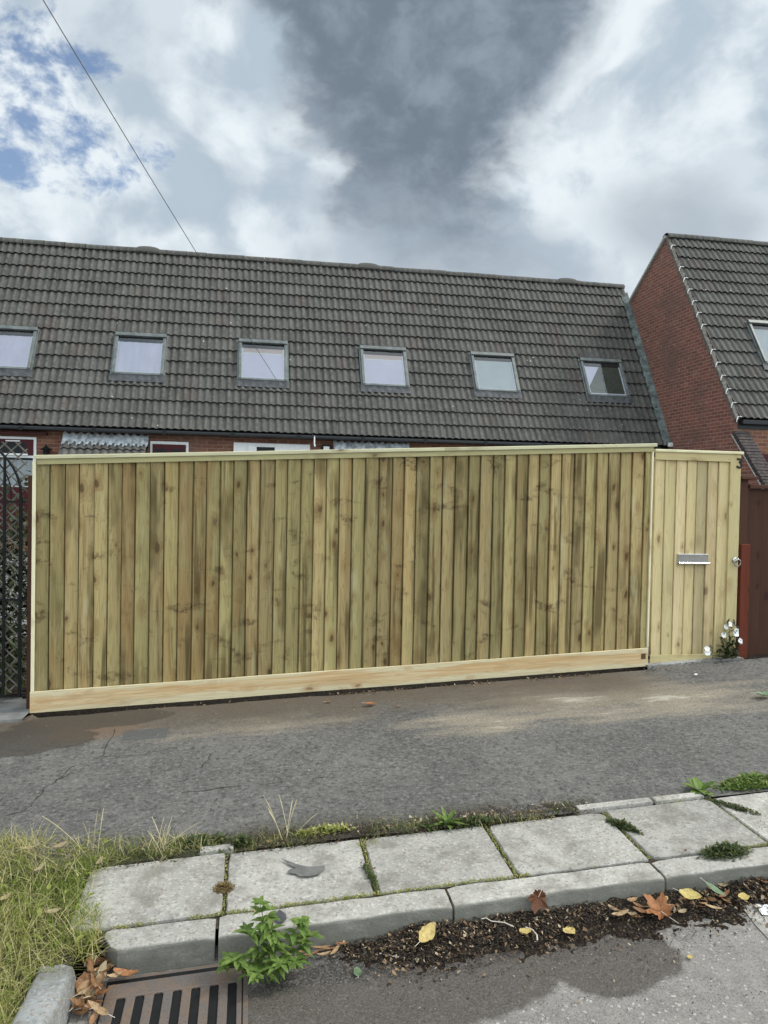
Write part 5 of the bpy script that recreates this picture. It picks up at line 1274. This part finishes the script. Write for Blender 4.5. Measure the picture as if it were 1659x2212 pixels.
# things on the terrace front, seen just above the fence
def wbox(x0, x1, z0, z1, d0, d1, name, mat, parent, bev=.004):
    mb = MB(); mb.box(x0, x1, WY - d1, WY - d0, CAMZ + z0, CAMZ + z1); return mb.build(name, mat, parent, bevel=bev)
win = wbox(-6.5, -4.27, .02, 1.03, .002, .03, 'window', M_UPVC, house)
def wp(*a, par=win): o = wbox(*a[:-2], a[-2], a[-1], None); o.parent = par; return o
wp(-6.45, -4.32, .66, .98, .031, .05, 'sash', M_MAROON); wp(-6.30, -4.46, .70, .91, .051, .055, 'pane', M_DARKIN); wp(-4.84, -4.57, .93, .955, .051, .062, 'vent', M_UPVC); wp(-6.40, -4.42, .655, .69, .052, .075, 'drip_bar', M_UPVC)
wp(-6.45, -4.33, .06, .61, .031, .034, 'pane', M_DARKIN)
mb = MB(); P = []
for j in range(2): P.append([(-6.45 + 2.12 * i / 120, WY - .055 - .012 * sin(i * 1.1), CAMZ + (.05 if j == 0 else .56)) for i in range(121)])
mb.grid(P); c_ = mb.build('curtain', M_CURTAIN); c_.parent = win
wbox(-6.5, -4.27, -1.0, .015, .002, .04, 'panel', M_MAROON, house)
wbox(-6.6, -4.05, 1.075, 1.115, .0, .16, 'fascia_board', M_MAROON, house)
dr = wbox(-2.055, -1.285, -1.0, 1.025, .002, .04, 'door_frame', M_UPVC, house)
wp(-2.005, -1.335, -1.0, .965, .041, .07, 'door', M_MAROON, par=dr); wp(-1.94, -1.72, .3, .87, .071, .074, 'pane', M_DARKIN, par=dr); wp(-1.63, -1.40, .3, .87, .071, .074, 'pane', M_DARKIN, par=dr)
wd = wbox(-.36, 1.25, -.2, 1.05, .002, .05, 'window', M_UPVC, house)
wp(.12, .50, .2, .97, .051, .055, 'pane', M_DARKIN, par=wd); wp(.62, 1.18, .2, .82, .051, .055, 'pane', M_DARKIN, par=wd); wp(-.30, -.10, .2, .86, .051, .055, 'pane', M_DARKIN, par=wd); wp(-.06, .06, -.2, 1.03, .051, .075, 'mullion', M_UPVC, par=wd); wp(.04, .56, .995, 1.03, .0505, .07, 'sash', M_UPVC, par=wd)
def canopy(x0, x1, seed):
    c = bpy.data.objects.new('porch_canopy', None)
    th = radians(42); oy, oz = WY - .74, CAMZ + 0.38
    r = tile_roof('porch_roof', house, x0, oy, oz, x1 - x0, th, 3, .30, seed=seed, lip=.04)
    mb = MB(); up = Vector((0, cos(th), sin(th))); nr = Vector((0, -sin(th), cos(th))); P = []; O = Vector((x0, oy, oz)); n = int((x1 - x0) / .149 * 8)
    for j, (s, hh) in enumerate(((.70, .05), (.80, .055), (.90, .07), (1.0, .12))):
        P.append([O + Vector(((x1 - x0) * i / n, 0, 0)) + up * (s + .02 * sin(i * .8 + seed)) + nr * (hh + .02 * sin(2 * pi * i / 8)) for i in range(n + 1)])
    mb.grid(P); f = mb.build('flashing', M_LEADL, smooth=True); f.parent = r
canopy(-3.75, -2.08, 31); canopy(1.75, 3.42, 32)
t = thing('wall_lantern', 'small black lantern on the brick wall beside the red window', 'lamp', (-4.06, WY - .1, CAMZ + .55))
mb = MB(); cx, cy = -4.06, WY - .11
for (r0, z0), (r1, z1) in (((.0, .90), (.02, .86)), ((.02, .86), (.035, .84)), ((.035, .84), (.11, .79)), ((.11, .79), (.105, .775)), ((.105, .775), (.06, .77))):
    for k in range(12):
        a, b = 2 * pi * k / 12, 2 * pi * (k + 1) / 12
        mb.face([(cx + r0 * cos(a), cy + r0 * sin(a), CAMZ + z0), (cx + r1 * cos(a), cy + r1 * sin(a), CAMZ + z1), (cx + r1 * cos(b), cy + r1 * sin(b), CAMZ + z1), (cx + r0 * cos(b), cy + r0 * sin(b), CAMZ + z0)])
mb.build('lamp_hood', M_IRON, t)
mb = MB(); mb.tube([(cx, cy, CAMZ + .77), (cx, cy, CAMZ + .55)], [.06, .04], 8); mb.build('lamp_body', M_IRON, t)
mb = MB(); mb.tube([(cx, WY + .0, CAMZ + .6), (cx, cy, CAMZ + .6)], .012, 6); mb.build('bracket', M_IRON, t)
t = thing('security_light', 'small dark security lamp with white lens under the eaves', 'lamp', (1.60, WY - .05, CAMZ + .9))
mb = MB(); mb.box(1.50, 1.70, WY - .09, WY - .001, CAMZ + .87, CAMZ + 1.06); mb.build('body', M_BLACK, t, bevel=.02)
mb = MB(); mb.box(1.535, 1.665, WY - .10, WY - .091, CAMZ + .95, CAMZ + 1.02); mb.build('lens', M_UPVC, t, bevel=.01)
mb = MB(); mb.tube([(1.6, WY - .08, CAMZ + .88), (1.6, WY - .13, CAMZ + .83)], [.035, .02], 8); mb.build('sensor', M_BLACK, t)
# telephone drop wire from an eaves hook, climbing to the left over the street
mb = MB(); a = Vector((1.32, A_E.y - .09, A_E.z - .05)); b = CAMP + ray(115, 0) * 6.2; e = b + (b - a) * .45; P = []
for k in range(41):
    f = k / 40; P.append(a.lerp(e, f) - Vector((0, 0, .16 * 4 * f * (1 - f))))
t = thing('telephone_wire', 'thin dark telephone wire sloping across the sky from the eaves', 'cable', a)
mb.tube(P, .0046, 5); mb.build('wire', M_CABLE, t)
mb = MB(); mb.tube([a + Vector((0, .02, .02)), a, a + Vector((0, -.01, -.14)), a + Vector((.01, -.02, -.2))], .016, 6); mb.build('hook', M_UPVC, t)

# ------------------------------------------------------------------ the taller house on the right
hb = thing('gable_house', 'taller red brick house with a bare gable wall at the right', 'house', (13, 16, 0.8))
CB = Vector((BX0, 13.45, 1.663 + CAMZ)); AP = Vector((BX0, 16.207, 6.213 + CAMZ)); THB = radians(58.79); upB = Vector((0, cos(THB), sin(THB))); nB = Vector((0, -sin(THB), cos(THB)))
bk = radians(34.1); BYe = 22.0; zb_ = AP.z - (BYe - AP.y) * math.tan(bk)
mb = MB(); pts = [(BX0, 13.52, GZ), (BX0, 13.52, CB.z + .10), (BX0, AP.y, AP.z - .04), (BX0, BYe, zb_ - .04), (BX0, BYe, GZ)]
brickface(mb, pts, uvf_y); mb.build('gable_wall', M_BRICK, hb)
mb = MB(); pts = [(BX0 + .001, 13.52, GZ), (BX1, 13.52, GZ), (BX1, 13.52, CB.z + .08), (BX0 + .001, 13.52, CB.z + .08)]; brickface(mb, pts, uvf_x); mb.build('front_wall', M_BRICKO, hb)
mb = MB(); pts = [(BX1, 13.52, GZ), (BX1, BYe, GZ), (BX1, BYe, zb_), (BX1, AP.y, AP.z - .05), (BX1, 13.52, CB.z)]; brickface(mb, pts, uvf_y); mb.build('end_wall', M_BRICK, hb)
tile_roof('roof', hb, BX0 + .075, CB.y, CB.z, BX1 - BX0, THB, 15, .3545, seed=8)
mb = MB(); mb.face([(BX0 + .02, AP.y, AP.z), (BX1, AP.y, AP.z), (BX1, BYe, zb_), (BX0 + .02, BYe, zb_)]); mb.build('back_roof', M_TILE, hb)
ridge(hb, BX0 - .02, BX1, AP.y + .02, AP.z + .035, 9)
mb = MB()
for x in [BX0 + .15 * i for i in range(int((BX1 - BX0) / .15))]:
    p0 = CB + upB * (15 * .3545 - .05) + nB * .045; mb.box(x + .02, x + .13, p0.y - .025, p0.y + .03, p0.z - .02, p0.z + .022, col=rc(), uvf=lambda p: (p[0], p[2]))
mb.build('mortar_bedding', M_TILE, hb, bevel=.006)
# mortar verge up the front rake, dark slate verge down the back, white clips at the courses
mb = MB()
for k in range(27):
    s0 = k * 5.3 / 27; a = CB + upB * s0; b = CB + upB * (s0 + 5.3 / 27 - .004); w = ru(.06, .085)
    mb.hexa([a - Vector((.012, 0, 0)) - nB * .05, a + Vector((w, 0, 0)) - nB * .05, b + Vector((w, 0, 0)) - nB * .05, b - Vector((.012, 0, 0)) - nB * .05,
             a - Vector((.012, 0, 0)) + nB * ru(.0, .02), a + Vector((w, 0, 0)) + nB * .012, b + Vector((w, 0, 0)) + nB * .03, b - Vector((.012, 0, 0)) + nB * .018], col=rc())
M_VERGE = plain('verge_mortar', (0.145, 0.13, 0.112), .9, 0, .35, 18, .4)
mb.build('verge_mortar', M_VERGE, hb)
for r in range(15):
    if r in (6, 13): continue
    a = CB + upB * (r * .3545 + .02) + nB * .055; mb = MB()
    mb.tube([a + Vector((.10, 0, 0)), a + Vector((.02, 0, .0)), a + Vector((-.035, -.01, -.03)) - upB * .05, a + Vector((-.035, -.01, -.03)) - upB * .085 - nB * .02], .0085, 5); mb.build('verge_clip', M_CLIP, hb)
mb = MB()
for k in range(18):
    f0, f1 = k / 18, (k + .97) / 18; y0, y1 = AP.y + (BYe - AP.y) * f0, AP.y + (BYe - AP.y) * f1; z0, z1 = AP.z + (zb_ - AP.z) * f0, AP.z + (zb_ - AP.z) * f1
    mb.hexa([(BX0 - .06, y0, z0 - .03), (BX0 + .1, y0, z0 - .03), (BX0 + .1, y1, z1 - .03), (BX0 - .06, y1, z1 - .03), (BX0 - .06, y0, z0 + .035), (BX0 + .1, y0, z0 + .035), (BX0 + .1, y1, z1 + .03), (BX0 - .06, y1, z1 + .03)], col=rc())
mb.build('verge_tiles', M_MORTAR, hb)
mb = MB(); mb.box(BX0 + .12, BX1, CB.y - .06, CB.y + .06, CB.z - .10, CB.z - .015); mb.box(BX0 + .09, BX1, CB.y + .061, 13.53, CB.z - .19, CB.z - .02); mb.build('gutter', M_GUTTER, hb, bevel=.015)
skylight(hb, CB, upB, nB, 10.68 - BX0, 1.12, 1.44, 1.20, 'green', 20)
mb = MB(); mb.box(10.20, 11.6, 13.46, 13.519, CAMZ - 1.0, CAMZ + .985); dd = mb.build('door', M_MAROON, hb, bevel=.01)
mb = MB(); mb.box(10.45, 10.50, 13.445, 13.459, CAMZ - 1.0, CAMZ + .95); mb.box(10.9, 10.95, 13.445, 13.459, CAMZ - 1.0, CAMZ + .95); q_ = mb.build('stile', M_REDWOOD); q_.parent = dd
# sloping brick wing wall with brick-on-edge coping
ww = thing('wing_wall', 'sloping brick wing wall with dark coping below the gable corner', 'wall', (9.75, 12.6, .5))
y_t, z_t2 = 13.50, CAMZ + 1.42; sl_ = 1.12; y_b = 11.6; z_bt = z_t2 - sl_ * (y_t - y_b)
mb = MB(); xa, xb_ = 9.585, 9.855
mb.hexa([(xa, y_b, GZ), (xb_, y_b, GZ), (xb_, y_t, GZ), (xa, y_t, GZ), (xa, y_b, z_bt - .1), (xb_, y_b, z_bt - .1), (xb_, y_t, z_t2 - .1), (xa, y_t, z_t2 - .1)], uvf=uvf_y); mb.build('wall', M_BRICK, ww)
nb = 34
dv = Vector((0, y_b - y_t, z_bt - z_t2)); Ls = dv.length; dv.normalize(); nn = Vector((0, dv.z, -dv.y)); nn = nn if nn.z > 0 else -nn
mb = MB()
for k in range(nb):
    a = Vector((0, y_t, z_t2)) + dv * (Ls * k / nb); b = a + dv * (Ls / nb - .012); j = ru(-.004, .004)
    mb.hexa([(x, p.y, p.z) for p0 in (-.1, .012 + j) for x, p in ((xa - .02, a + nn * p0), (xb_ + .045, a + nn * p0), (xb_ + .045, b + nn * p0), (xa - .02, b + nn * p0))], col=rc(), uvf=lambda p: (p[0] * 3.1 + k * .41, p[2] * .3 + k * .33))
M_COPE = plain('dark_coping_brick', (0.068, 0.055, 0.052), .9, 0, .4, 16, .4)
mb.build('coping', M_COPE, ww, bevel=.006)
mb = MB(); a = Vector((xa - .012, y_t, z_t2)); mb.tube([a + nn * -.09, a + dv * Ls - nn * .09], .018, 5); mb.build('mortar_fillet', M_MORTAR, ww)
